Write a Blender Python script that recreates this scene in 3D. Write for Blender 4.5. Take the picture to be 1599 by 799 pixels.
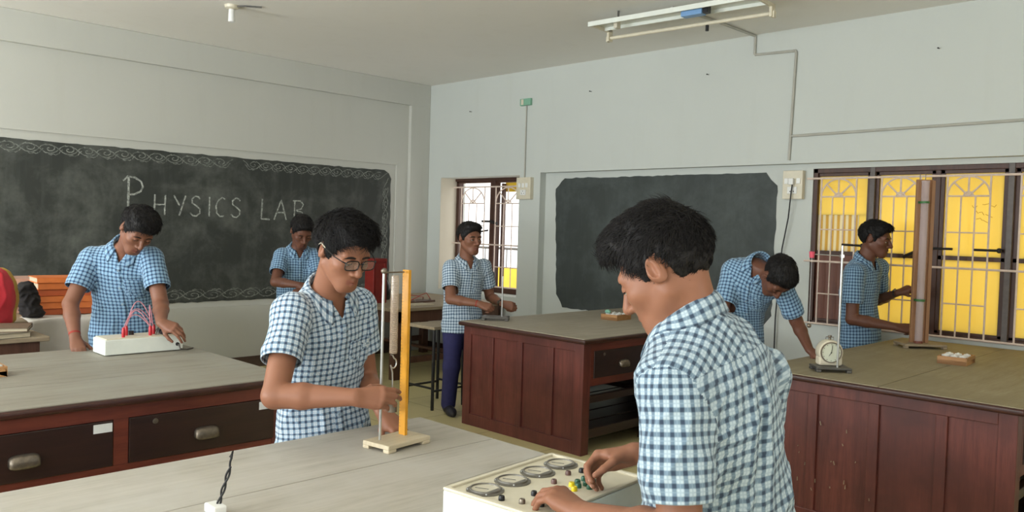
import bpy, bmesh, math, random
import numpy as np
from mathutils import Vector, Matrix

for o in list(bpy.data.objects):
    bpy.data.objects.remove(o, do_unlink=True)
scene = bpy.context.scene
COL = scene.collection
random.seed(7)
RNG = np.random.RandomState(11)
PI = math.pi

# ------------------------------------------------------------------ camera
CAM_H = 1.456
cd = bpy.data.cameras.new('camera')
cd.sensor_fit = 'HORIZONTAL'
cd.sensor_width = 36.0
cd.lens = 1283.686 / 1599 * 36.0
cd.clip_start = 0.05
cam = bpy.data.objects.new('camera', cd)
COL.objects.link(cam)
_fw = Vector((-0.70508, 0.70830, -0.03419)); _r = Vector((0.70769, 0.70590, 0.02971)); _u = Vector((-0.04518, 0.00325, 0.99897))
m = Matrix.Identity(4)
for i in range(3):
    m[i][0], m[i][1], m[i][2] = _r[i], _u[i], -_fw[i]
m[2][3] = CAM_H
cam.matrix_world = m
scene.camera = cam

# ------------------------------------------------------------------ view, sky and daylight
scene.view_settings.view_transform = 'Standard'
scene.view_settings.look = 'None'
scene.view_settings.gamma = 1.0
scene.view_settings.use_curve_mapping = False
scene.view_settings.exposure = -0.08

world = bpy.data.worlds.new('sky')
scene.world = world
world.use_nodes = True
bg = world.node_tree.nodes['Background']
bg.inputs[0].default_value = (1.0, 0.985, 0.96, 1)
bg.inputs[1].default_value = 2.2

def area_light(name, loc, rot, sx, sy, power, col):
    ld = bpy.data.lights.new(name, 'AREA')
    ld.shape = 'RECTANGLE'; ld.size = sx; ld.size_y = sy
    ld.energy = power; ld.color = col
    o = bpy.data.objects.new(name, ld)
    o.location = loc; o.rotation_euler = rot
    COL.objects.link(o)
    return o

YF, XR = -3.0, 2.6          # the two walls behind the camera
DAY = (0.90, 0.96, 1.0)
FRONT_WIN = (-5.7, -3.2, -0.7)
for wx, wp in zip(FRONT_WIN, (232, 190, 104)):         # daylight through the windows of the wall behind the camera
    area_light('daylight_front_window', (wx, YF + 0.03, 1.5), (PI / 2 + 0.86, 0, 0), 1.7, 1.2, wp, DAY)
for wy in (-1.2, 2.2):       # daylight through the windows of the right wall
    area_light('daylight_right_window', (XR - 0.03, wy, 1.5), (PI / 2 + 0.86, 0, PI / 2), 1.5, 1.2, 34, (1.0, 0.98, 0.94))

# ------------------------------------------------------------------ room dimensions
H = 3.075
D = 6.115            # face of the far wall
LX = -7.493          # face of the pilaster and beam of the left wall
TT = 0.761           # lab table top

# ------------------------------------------------------------------ helpers
ORG = {}
def link(o, parent=None):
    COL.objects.link(o)
    if parent is not None:
        o.parent = parent
    return o

def thing(name, label, cat, loc=(0, 0, 0), rotz=0.0, group=None):
    o = bpy.data.objects.new(name, None)
    o.empty_display_size = 0.1
    COL.objects.link(o)
    o.location = loc; o.rotation_euler = (0, 0, rotz)
    o['label'] = label; o['category'] = cat
    if group: o['group'] = group
    return o

def tag(o, label, cat, group=None):
    o['label'] = label; o['category'] = cat
    if group: o['group'] = group
    return o

def struct(o, label=None):
    o['kind'] = 'structure'
    if label: o['label'] = label
    return o

def mesh_np(name, V, quads=None, tris=None, smooth=True):
    me = bpy.data.meshes.new(name)
    V = np.asarray(V, np.float32)
    loops = []; starts = []; n = 0
    if quads is not None and len(quads):
        q = np.asarray(quads, np.int32); loops.append(q.ravel()); starts.append(np.arange(len(q)) * 4); n = len(q) * 4
    if tris is not None and len(tris):
        t = np.asarray(tris, np.int32); loops.append(t.ravel()); starts.append(n + np.arange(len(t)) * 3)
    L = np.concatenate(loops); Sx = np.concatenate(starts)
    me.vertices.add(len(V)); me.vertices.foreach_set('co', V.ravel())
    me.loops.add(len(L)); me.loops.foreach_set('vertex_index', L.astype(np.int32))
    me.polygons.add(len(Sx)); me.polygons.foreach_set('loop_start', Sx.astype(np.int32))
    me.polygons.foreach_set('use_smooth', np.full(len(Sx), smooth))
    me.update(calc_edges=True)
    return me

def add_mesh(name, me, mat, parent=None):
    o = bpy.data.objects.new(name, me)
    if mat is not None:
        me.materials.append(mat)
    return link(o, parent)

class MB:
    """collects boxes, tubes, lathes ... and links them as one mesh object"""
    def __init__(s): s.v = []; s.f = []; s.sm = []
    def add(s, vs, fs, smooth=False):
        b = len(s.v); s.v += [tuple(p) for p in vs]; s.f += [tuple(b + i for i in f) for f in fs]; s.sm += [smooth] * len(fs); return s
    def box(s, x0, x1, y0, y1, z0, z1, rz=0, c=(0, 0)):
        vs = [(x, y, z) for z in (z0, z1) for y in (y0, y1) for x in (x0, x1)]
        if rz:
            ca, sa = math.cos(rz), math.sin(rz)
            vs = [(c[0] + (x - c[0]) * ca - (y - c[1]) * sa, c[1] + (x - c[0]) * sa + (y - c[1]) * ca, z) for x, y, z in vs]
        return s.add(vs, [(0, 2, 3, 1), (4, 5, 7, 6), (0, 1, 5, 4), (2, 6, 7, 3), (0, 4, 6, 2), (1, 3, 7, 5)])
    def tube(s, pts, r, n=8, cap=True, flat=None):
        pts = [Vector(p) for p in pts]; m_ = len(pts)
        rs = r if isinstance(r, (list, tuple)) else [r] * m_
        up = None; vs = []
        for i, p in enumerate(pts):
            t = (pts[min(i + 1, m_ - 1)] - pts[max(i - 1, 0)])
            if t.length < 1e-9: t = Vector((0, 0, 1))
            t.normalize()
            if up is None:
                up = Vector((0, 0, 1)) if abs(t.z) < 0.9 else Vector((1, 0, 0))
            a = t.cross(up)
            if a.length < 1e-6: a = t.cross(Vector((0.3, 1, 0.2)))
            a.normalize(); b = a.cross(t).normalized(); up = b
            for k in range(n):
                g = 2 * PI * k / n
                q = a * math.cos(g) * rs[i] + b * math.sin(g) * rs[i]
                if flat:
                    fa = Vector(flat[0]); q = q - fa * q.dot(fa) * (1 - flat[1])
                vs.append(p + q)
        fs = [(i * n + k, i * n + (k + 1) % n, (i + 1) * n + (k + 1) % n, (i + 1) * n + k) for i in range(m_ - 1) for k in range(n)]
        if cap:
            fs.append(tuple(range(n - 1, -1, -1))); fs.append(tuple((m_ - 1) * n + k for k in range(n)))
        return s.add(vs, fs, True)
    def lathe(s, prof, c=(0, 0, 0), n=24, axis='z'):
        vs = []
        for r, h in prof:
            for k in range(n):
                g = 2 * PI * k / n
                x, y = r * math.cos(g), r * math.sin(g)
                p = {'z': (x, y, h), 'x': (h, x, y), 'y': (y, h, x)}[axis]
                vs.append((c[0] + p[0], c[1] + p[1], c[2] + p[2]))
        m_ = len(prof)
        fs = [(i * n + k, i * n + (k + 1) % n, (i + 1) * n + (k + 1) % n, (i + 1) * n + k) for i in range(m_ - 1) for k in range(n)]
        fs.append(tuple(range(n - 1, -1, -1))); fs.append(tuple((m_ - 1) * n + k for k in range(n)))
        return s.add(vs, fs, True)
    def ball(s, c, r, n=16, sq=(1, 1, 1)):
        m_ = n // 2; vs = []
        for i in range(m_ + 1):
            a = PI * i / m_
            for k in range(n):
                g = 2 * PI * k / n
                vs.append((c[0] + r * sq[0] * math.sin(a) * math.cos(g), c[1] + r * sq[1] * math.sin(a) * math.sin(g), c[2] - r * sq[2] * math.cos(a)))
        fs = [(i * n + k, i * n + (k + 1) % n, (i + 1) * n + (k + 1) % n, (i + 1) * n + k) for i in range(m_) for k in range(n)]
        return s.add(vs, fs, True)
    def prism(s, poly, axis, a0, a1):
        """poly: 2D outline, extruded along axis from a0 to a1"""
        n = len(poly)
        def P(u, w, a): return {'x': (a, u, w), 'y': (u, a, w), 'z': (u, w, a)}[axis]
        vs = [P(u, w, a0) for u, w in poly] + [P(u, w, a1) for u, w in poly]
        fs = [(i, (i + 1) % n, n + (i + 1) % n, n + i) for i in range(n)] + [tuple(range(n - 1, -1, -1)), tuple(range(n, 2 * n))]
        return s.add(vs, fs)
    def build(s, name, mat, parent=None, bevel=0.0, seg=2):
        me = bpy.data.meshes.new(name)
        me.from_pydata(s.v, [], s.f)
        bm = bmesh.new(); bm.from_mesh(me)
        bmesh.ops.remove_doubles(bm, verts=bm.verts, dist=1e-6)
        bmesh.ops.recalc_face_normals(bm, faces=bm.faces); 
        bm.to_mesh(me); bm.free()
        o = add_mesh(name, me, mat, parent)
        sm = s.sm if len(me.polygons) == len(s.sm) else [any(s.sm)] * len(me.polygons)
        me.polygons.foreach_set('use_smooth', sm)
        if any(sm):
            try: me.set_sharp_from_angle(angle=math.radians(40))
            except Exception: pass
        if bevel:
            b = o.modifiers.new('edge', 'BEVEL'); b.width = bevel; b.segments = seg; b.limit_method = 'ANGLE'; b.angle_limit = math.radians(50)
        return o

def copy_tree(o, parent=None):
    c = o.copy(); COL.objects.link(c)
    if parent is not None: c.parent = parent
    for ch in list(o.children): copy_tree(ch, c)
    return c

# ------------------------------------------------------------------ materials
def lin(c):
    return tuple((x / 255 / 12.92) if x / 255 <= 0.04045 else ((x / 255 + 0.055) / 1.055) ** 2.4 for x in c)

class NT:
    def __init__(s, name):
        s.m = bpy.data.materials.new(name); s.m.use_nodes = True
        s.t = s.m.node_tree; s.t.nodes.clear()
        s.out = s.n('ShaderNodeOutputMaterial')
    def n(s, typ, **kw):
        nd = s.t.nodes.new(typ)
        for k, v_ in kw.items(): setattr(nd, k, v_)
        return nd
    def l(s, a, b): s.t.links.new(a, b)
    def val(s, sock, v_):
        if hasattr(v_, 'is_output') or hasattr(v_, 'links'): s.l(v_, sock)
        else: sock.default_value = v_
    def math(s, op, a, b=None, c=None, clamp=False):
        nd = s.n('ShaderNodeMath', operation=op); nd.use_clamp = clamp
        for i, x in enumerate((a, b, c)):
            if x is not None: s.val(nd.inputs[i], x)
        return nd.outputs[0]
    def mix(s, f, a, b, mode='MIX'):
        nd = s.n('ShaderNodeMix', data_type='RGBA', blend_type=mode)
        s.val(nd.inputs[0], f)
        for i, x in ((6, a), (7, b)):
            s.val(nd.inputs[i], (*x, 1) if isinstance(x, tuple) and len(x) == 3 else x)
        return nd.outputs[2]
    def coord(s, kind='Object', scale=(1, 1, 1), rot=(0, 0, 0)):
        tc = s.n('ShaderNodeTexCoord'); mp = s.n('ShaderNodeMapping')
        mp.inputs['Scale'].default_value = scale; mp.inputs['Rotation'].default_value = rot
        s.l(tc.outputs[kind], mp.inputs[0]); return mp.outputs[0]
    def noise(s, vec, scale, detail=4, rough=0.55, dist=0.0):
        nd = s.n('ShaderNodeTexNoise'); nd.inputs['Scale'].default_value = scale; nd.inputs['Detail'].default_value = detail
        nd.inputs['Roughness'].default_value = rough; nd.inputs['Distortion'].default_value = dist
        s.l(vec, nd.inputs['Vector']); return nd.outputs[0]
    def ramp(s, f, stops):
        nd = s.n('ShaderNodeValToRGB'); cr = nd.color_ramp
        while len(cr.elements) < len(stops): cr.elements.new(0.5)
        for e, (p, c) in zip(cr.elements, stops): e.position = p; e.color = (*c, 1) if len(c) == 3 else c
        s.l(f, nd.inputs[0]); return nd.outputs[0]
    def bsdf(s, col, rough=0.6, bump=None, bstr=0.2, bdist=0.002, **kw):
        b = s.n('ShaderNodeBsdfPrincipled')
        s.val(b.inputs['Base Color'], (*col, 1) if isinstance(col, tuple) and len(col) == 3 else col)
        s.val(b.inputs['Roughness'], rough)
        for k, v_ in kw.items(): s.val(b.inputs[k.replace('_', ' ')], v_)
        if bump is not None:
            bp = s.n('ShaderNodeBump'); bp.inputs['Strength'].default_value = bstr; bp.inputs['Distance'].default_value = bdist
            s.l(bump, bp.inputs['Height']); s.l(bp.outputs[0], b.inputs['Normal'])
        s.l(b.outputs[0], s.out.inputs[0]); return b

def plain(name, c, rough=0.5, var=0.12, scale=30, bump=0.1, metal=0.0, **kw):
    t = NT(name); c = lin(c)
    n_ = t.noise(t.coord(), scale)
    a = tuple(x * (1 - var) for x in c); b = tuple(min(1, x * (1 + var)) for x in c)
    t.bsdf(t.ramp(n_, [(0.3, a), (0.7, b)]), rough, n_, bump, 0.001, Metallic=metal, **kw)
    return t.m

def wall_mat(name, c1, c2, streak=0.0):
    t = NT(name)
    big = t.noise(t.coord(scale=(0.7, 0.7, 0.7)), 1.2, 5, 0.6)
    fine = t.noise(t.coord(), 60, 3, 0.6)
    vert = t.noise(t.coord(scale=(2.2, 2.2, 0.3)), 3.0, 4, 0.6)
    col = t.mix(big, lin(c1), lin(c2))
    dirt = t.ramp(vert, [(0.55, (1, 1, 1)), (0.8, (0.93, 0.92, 0.90))])
    col = t.mix(streak + 0.4, col, dirt, 'MULTIPLY')
    t.bsdf(col, 0.75, fine, 0.25, 0.002)
    return t.m

def wood_mat(name, cols, axis='y', scale=1.0, rough=0.55, stain=None, coat=0.0, bump=0.25):
    t = NT(name)
    sc = {'x': (0.7, 9, 9), 'y': (9, 0.7, 9), 'z': (9, 9, 0.7)}[axis]
    sc = tuple(x * scale for x in sc)
    g = t.noise(t.coord(scale=sc), 2.6, 6, 0.62, 0.6)
    g2 = t.noise(t.coord(scale=tuple(x * 3.2 for x in sc)), 3.2, 4, 0.7, 0.2)
    big = t.noise(t.coord(scale=(1, 1, 1)), 2.3, 4, 0.6)
    k = t.math('ADD', t.math('MULTIPLY', g, 0.6), t.math('MULTIPLY', g2, 0.4))
    n_ = len(cols)
    col = t.ramp(k, [(0.28 + 0.44 * i / (n_ - 1), lin(c)) for i, c in enumerate(cols)])
    if stain is not None:
        col = t.mix(t.ramp(big, [(0.42, (0, 0, 0)), (0.68, (1, 1, 1))]), col, lin(stain))
    b = t.bsdf(col, rough, k, bump, 0.002)
    b.inputs['Coat Weight'].default_value = coat
    b.inputs['Coat Roughness'].default_value = 0.25
    return t.m

def plaid_mat(name, white, mid, dark, period=0.022, thin=None, soft=0.08):
    """woven check: dark bands both ways, a thin pale line in the light gaps"""
    t = NT(name)
    tc = t.n('ShaderNodeTexCoord'); sp = t.n('ShaderNodeSeparateXYZ'); t.l(tc.outputs['UV'], sp.inputs[0])
    def band(s_, w, off=0.0):
        f = t.math('FRACT', t.math('ADD', t.math('DIVIDE', s_, period), off))
        d_ = t.math('ABSOLUTE', t.math('SUBTRACT', f, 0.5))
        mr = t.n('ShaderNodeMapRange'); mr.interpolation_type = 'SMOOTHSTEP'
        t.l(d_, mr.inputs[0]); mr.inputs[1].default_value = w / 2 + soft; mr.inputs[2].default_value = w / 2 - soft
        return mr.outputs[0]
    bu, bv = band(sp.outputs[0], 0.40), band(sp.outputs[1], 0.40)
    tu, tv = band(sp.outputs[0], 0.07, 0.5), band(sp.outputs[1], 0.07, 0.5)
    s_ = t.math('MULTIPLY', t.math('ADD', bu, bv), 0.5)
    col = t.ramp(s_, [(0.0, lin(white)), (0.5, lin(mid)), (1.0, lin(dark))])
    th = t.math('MULTIPLY', t.math('MAXIMUM', tu, tv), 0.75)
    col = t.mix(th, col, lin(thin or white))
    cl = t.noise(t.coord(), 5, 4)
    col = t.mix(0.35, col, t.ramp(cl, [(0.3, (0.82, 0.84, 0.88)), (0.7, (1.1, 1.1, 1.08))]), 'MULTIPLY')
    wv = t.noise(t.coord('UV'), 900, 2)
    cr = t.noise(t.coord(scale=(1, 1, 0.6)), 24, 3, 0.6, 0.8)
    hgt = t.math('ADD', t.math('MULTIPLY', wv, 0.12), cr)
    b = t.bsdf(col, 0.9, hgt, 0.5, 0.006)
    b.inputs['Sheen Weight'].default_value = 0.15
    return t.m

M = {}
M['wall'] = wall_mat('white_limewash', (205, 209, 203), (196, 200, 195))
M['wall_left'] = wall_mat('ivory_limewash', (200, 200, 192), (190, 190, 182), 0.1)
M['ceiling'] = wall_mat('ceiling_paint', (244, 241, 234), (237, 234, 227))
M['reveal'] = wall_mat('cream_reveal', (214, 207, 190), (205, 198, 180))
M['top_grey'] = wood_mat('weathered_grey_wood', [(150, 143, 130), (166, 160, 148), (177, 171, 160), (187, 182, 171)], 'y', 0.8, 0.62, (184, 180, 172), 0.0)
M['top_grey2'] = wood_mat('weathered_dull_wood', [(120, 114, 100), (134, 128, 115), (144, 139, 126), (153, 148, 135)], 'y', 0.8, 0.6, (146, 143, 132), 0.0)
M['top_brown'] = wood_mat('worn_brown_wood', [(122, 111, 86), (140, 129, 103), (152, 142, 116), (163, 154, 129)], 'y', 1.0, 0.6, (136, 126, 100), 0.0)
M['top_dull'] = wood_mat('worn_dull_wood', [(140, 131, 114), (158, 149, 132), (171, 162, 145), (182, 174, 158)], 'y', 1.0, 0.6, (154, 145, 127), 0.0)
M['red_wood'] = wood_mat('red_brown_varnish', [(62, 28, 26), (90, 42, 36), (108, 54, 46), (118, 66, 54)], 'z', 0.9, 0.45, (74, 34, 30), 0.15)
M['red_wood_y'] = wood_mat('red_brown_rail', [(62, 26, 20), (94, 40, 30), (112, 52, 38), (122, 60, 44)], 'y', 0.9, 0.45, (78, 36, 26), 0.15)
M['dark_wood'] = wood_mat('dark_drawer_wood', [(34, 20, 18), (48, 28, 24), (58, 34, 28)], 'y', 1.0, 0.4, (40, 28, 26), 0.2)
M['edge_wood'] = plain('dark_edge_moulding', (62, 34, 28), 0.34, 0.25, 14)
M['frame_wood'] = wood_mat('brown_window_wood', [(52, 30, 22), (70, 42, 30), (84, 50, 36)], 'z', 1.0, 0.5)
M['old_wood'] = wood_mat('old_table_wood', [(124, 108, 86), (150, 134, 110), (176, 162, 138)], 'y', 1.0, 0.6, (144, 128, 104))
M['iron'] = plain('grey_iron', (96, 94, 90), 0.45, 0.2, 40, 0.2, 0.6)
M['black_iron'] = plain('black_iron', (38, 36, 36), 0.5, 0.2, 40, 0.2, 0.3)
M['pull_metal'] = plain('worn_brass_grey', (128, 118, 106), 0.38, 0.2, 60, 0.1, 0.75)
M['steel'] = plain('steel_rod', (196, 198, 196), 0.28, 0.06, 60, 0.05, 0.85)
M['grille'] = plain('pinkish_grille_paint', (222, 202, 188), 0.5, 0.08, 30)
M['white_paint'] = plain('white_enamel', (226, 230, 222), 0.35, 0.03, 20)
M['cream_plastic'] = plain('cream_plastic', (216, 208, 186), 0.4, 0.05, 20)
M['white_plastic'] = plain('white_plastic', (232, 232, 228), 0.35, 0.03, 20)
M['paper'] = plain('white_paper', (228, 230, 232), 0.8, 0.03, 40)
M['black'] = plain('black_plastic', (24, 24, 26), 0.4, 0.1, 30)
M['dark_rubber'] = plain('dark_cable', (30, 30, 32), 0.6, 0.1, 30)
M['yellow_paint'] = plain('yellow_wood_paint', (214, 150, 34), 0.4, 0.1, 26)
M['pale_wood'] = wood_mat('pale_board_wood', [(176, 160, 132), (200, 186, 158), (212, 198, 172)], 'y', 1.4, 0.5)
M['box_wood'] = wood_mat('small_box_wood', [(150, 104, 60), (178, 130, 82), (194, 148, 100)], 'x', 1.6, 0.5)
M['red_paint'] = plain('red_box_paint', (134, 38, 32), 0.4, 0.14, 14)
M['floor'] = None

# ------------------------------------------------------------------ implicit surfaces for the figures
def vec(*a): return np.array(a, float)
def unit(a):
    a = np.asarray(a, float); return a / max(np.linalg.norm(a), 1e-9)

def smin(a, b, k):
    if k <= 0: return np.minimum(a, b)
    h = np.clip(0.5 + 0.5 * (b - a) / k, 0, 1)
    return b + (a - b) * h - k * h * (1 - h)

class Prim:
    def __init__(s, fn, c, R, k, sub=False): s.fn = fn; s.c = np.asarray(c, float); s.R = R; s.k = k; s.sub = sub

def cone(a, b, r1, r2, k=0.02, sub=False, flat=None, bulge=0.0):
    a = np.asarray(a, float); b = np.asarray(b, float); ba = b - a; L2 = max(ba @ ba, 1e-12)
    if flat is not None: fn_, fk = unit(flat[0]), flat[1]
    def fn(P):
        pa = P - a; t = np.clip(pa @ ba / L2, 0, 1)
        q = pa - t[:, None] * ba
        r = r1 + (r2 - r1) * t
        if bulge: r = r + bulge * np.sin(PI * t)
        if flat is not None:
            h = q @ fn_
            l = np.sqrt(np.maximum((q * q).sum(1) + (1 / fk ** 2 - 1) * h * h, 0))
            return (l - r) * (fk + (1 - fk) * 0.5)
        return np.sqrt((q * q).sum(1)) - r
    return Prim(fn, (a + b) / 2, math.sqrt(L2) / 2 + max(r1, r2) + abs(bulge), k, sub)

def ell(c, rad, A=None, k=0.02, sub=False):
    c = np.asarray(c, float); rad = np.asarray(rad, float); A = np.eye(3) if A is None else np.asarray(A, float)
    def fn(P):
        q = (P - c) @ A.T
        k0 = np.sqrt(((q / rad) ** 2).sum(1)); k1 = np.sqrt(((q / rad ** 2) ** 2).sum(1))
        return np.where(k1 > 1e-9, k0 * (k0 - 1) / np.maximum(k1, 1e-9), -rad.min())
    return Prim(fn, c, rad.max(), k, sub)

def evalp(prims, P, bc=None, hd=0.0):
    d = np.full(len(P), 1.0)
    for p in prims:
        if bc is not None and np.linalg.norm(bc - p.c) > p.R + hd + 0.05 + p.k: continue
        f = p.fn(P)
        if p.sub: d = -smin(-d, f, p.k)
        else: d = smin(d, f, p.k)
    return d

def surface(prims, h, pad=0.02, clip=None):
    """surface nets over the zero set; returns vertices, quads"""
    lo = np.min([p.c - p.R for p in prims if not p.sub], 0) - pad
    hi = np.max([p.c + p.R for p in prims if not p.sub], 0) + pad
    if clip is not None: lo = np.maximum(lo, clip[0]); hi = np.minimum(hi, clip[1])
    B = 10
    nb = np.ceil((hi - lo) / h / B).astype(int); n = nb * B
    G = np.ones(n, np.float32)
    bi = np.stack(np.meshgrid(*[np.arange(x) for x in nb], indexing='ij'), -1).reshape(-1, 3)
    cen = lo + (bi * B + (B - 1) / 2) * h
    hd = B * h * 0.87
    dc = evalp(prims, cen)
    loc = np.stack(np.meshgrid(*[np.arange(B)] * 3, indexing='ij'), -1).reshape(-1, 3)
    for b, c, d0 in zip(bi, cen, dc):
        i, j, k = b * B
        if abs(d0) > hd * 1.7 + 0.012:
            if d0 < 0: G[i:i + B, j:j + B, k:k + B] = -1
            continue
        P = lo + (loc + b * B) * h
        G[i:i + B, j:j + B, k:k + B] = evalp(prims, P, c, hd).reshape(B, B, B)
    G[0] = G[-1] = 1; G[:, 0] = G[:, -1] = 1; G[:, :, 0] = G[:, :, -1] = 1
    I = G < 0
    s = np.zeros(tuple(n - 1), np.uint8)
    for a in (0, 1):
        for b in (0, 1):
            for c in (0, 1):
                s += I[a:n[0] - 1 + a, b:n[1] - 1 + b, c:n[2] - 1 + c]
    act = np.argwhere((s > 0) & (s < 8))
    cid = np.full(tuple(n - 1), -1, np.int32); cid[tuple(act.T)] = np.arange(len(act))
    corners = [(a, b, c) for a in (0, 1) for b in (0, 1) for c in (0, 1)]
    vals = np.stack([G[act[:, 0] + a, act[:, 1] + b, act[:, 2] + c] for a, b, c in corners], 1)
    acc = np.zeros((len(act), 3)); cnt = np.zeros(len(act))
    for i in range(8):
        for j in range(i + 1, 8):
            ci, cj = np.array(corners[i]), np.array(corners[j])
            if np.abs(ci - cj).sum() != 1: continue
            a, b = vals[:, i], vals[:, j]; mk = (a < 0) != (b < 0)
            t = np.where(mk, a / np.where(mk, a - b, 1), 0)
            acc += np.where(mk[:, None], ci + t[:, None] * (cj - ci), 0); cnt += mk
    V = lo + (act + acc / cnt[:, None]) * h
    Q = []
    for ax in range(3):
        sl0 = [slice(None)] * 3; sl1 = [slice(None)] * 3
        sl0[ax] = slice(0, -1); sl1[ax] = slice(1, None)
        A0, A1 = I[tuple(sl0)], I[tuple(sl1)]
        e = np.argwhere(A0 != A1)
        u, w = [(1, 2), (2, 0), (0, 1)][ax]
        e = e[(e[:, u] > 0) & (e[:, w] > 0) & (e[:, u] < n[u] - 1) & (e[:, w] < n[w] - 1)]
        du = np.zeros(3, int); du[u] = 1; dw = np.zeros(3, int); dw[w] = 1
        q = np.stack([cid[tuple((e - du - dw).T)], cid[tuple((e - dw).T)], cid[tuple(e.T)], cid[tuple((e - du).T)]], 1)
        fl = ~A0[tuple(e.T)]
        q[fl] = q[fl][:, ::-1]
        Q.append(q)
    Q = np.concatenate(Q); Q = Q[(Q >= 0).all(1)]
    return V, Q

_perm = np.concatenate([np.random.RandomState(3).permutation(256)] * 3)
_grad = np.random.RandomState(5).normal(size=(256, 3)); _grad /= np.linalg.norm(_grad, axis=1)[:, None]
def pnoise(P):
    Pi = np.floor(P).astype(int); f = P - Pi; Pi &= 255
    u = f * f * f * (f * (f * 6 - 15) + 10)
    out = 0
    for a in (0, 1):
        for b in (0, 1):
            for c in (0, 1):
                hsh = _perm[_perm[_perm[(Pi[:, 0] + a) & 255] + ((Pi[:, 1] + b) & 255)] + ((Pi[:, 2] + c) & 255)]
                g = _grad[hsh]
                w = (u[:, 0] if a else 1 - u[:, 0]) * (u[:, 1] if b else 1 - u[:, 1]) * (u[:, 2] if c else 1 - u[:, 2])
                out = out + w * ((f - (a, b, c)) * g).sum(1)
    return out

def normals_np(V, Q):
    n = np.cross(V[Q[:, 2]] - V[Q[:, 0]], V[Q[:, 3]] - V[Q[:, 1]])
    N = np.zeros_like(V)
    for i in range(4): np.add.at(N, Q[:, i], n)
    return N / np.maximum(np.linalg.norm(N, axis=1), 1e-12)[:, None]

def smoothstep(x, a, b):
    t = np.clip((x - a) / (b - a), 0, 1); return t * t * (3 - 2 * t)

# ------------------------------------------------------------------ people
def skin_mat(name, c, lip):
    t = NT(name)
    n1 = t.noise(t.coord(), 9, 4); n2 = t.noise(t.coord(), 140, 3)
    a = lin(c); b = tuple(x * 0.80 for x in a)
    col = t.mix(n1, b, a)
    at = t.n('ShaderNodeAttribute'); at.attribute_name = 'lip'
    col = t.mix(t.math('MULTIPLY', at.outputs['Fac'], 0.8), col, lin(lip))
    b_ = t.bsdf(col, 0.48, n2, 0.12, 0.001)
    b_.inputs['Subsurface Weight'].default_value = 0.06
    b_.inputs['Subsurface Radius'].default_value = (0.012, 0.005, 0.003)
    b_.inputs['Specular IOR Level'].default_value = 0.35
    return t.m

def hair_mat():
    t = NT('black_hair')
    n_ = t.noise(t.coord(scale=(1, 1, 0.5)), 90, 3)
    b_ = t.bsdf(t.ramp(n_, [(0.3, lin((14, 12, 12))), (0.75, lin((34, 31, 31)))]), 0.6, n_, 0.5, 0.002)
    b_.inputs['Specular IOR Level'].default_value = 0.25
    return t.m
M['hair'] = hair_mat()
M['brow'] = plain('dark_brow', (28, 20, 17), 0.7, 0.1, 60)
M['eye_white'] = plain('eye_white', (196, 186, 176), 0.25, 0.02, 20)
M['iris'] = plain('dark_iris', (30, 18, 12), 0.2, 0.1, 60)
M['nail'] = plain('fingernail', (196, 142, 118), 0.3, 0.05, 60)
M['button'] = plain('shirt_button', (150, 170, 184), 0.3, 0.05, 60)
M['navy'] = plain('navy_trouser_cloth', (44, 44, 92), 0.85, 0.14, 30, 0.4)
M['shoe'] = plain('dark_shoe', (36, 34, 44), 0.5, 0.1, 30)
SKIN = {'tan': skin_mat('tan_skin', (152, 103, 79), (136, 82, 70)), 'brown': skin_mat('brown_skin', (134, 90, 70), (116, 68, 60)),
        'dark': skin_mat('deep_brown_skin', (110, 71, 55), (92, 54, 46))}
M['plaid_pale'] = plaid_mat('pale_blue_check', (212, 222, 230), (124, 148, 170), (52, 68, 92), 0.022, (140, 170, 196))
M['plaid_blue'] = plaid_mat('blue_check', (154, 184, 206), (88, 120, 150), (40, 60, 90), 0.022, (104, 148, 186))
M['plaid_grey'] = plaid_mat('grey_blue_check', (186, 202, 211), (112, 134, 152), (50, 66, 86), 0.022, (140, 164, 182))

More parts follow.
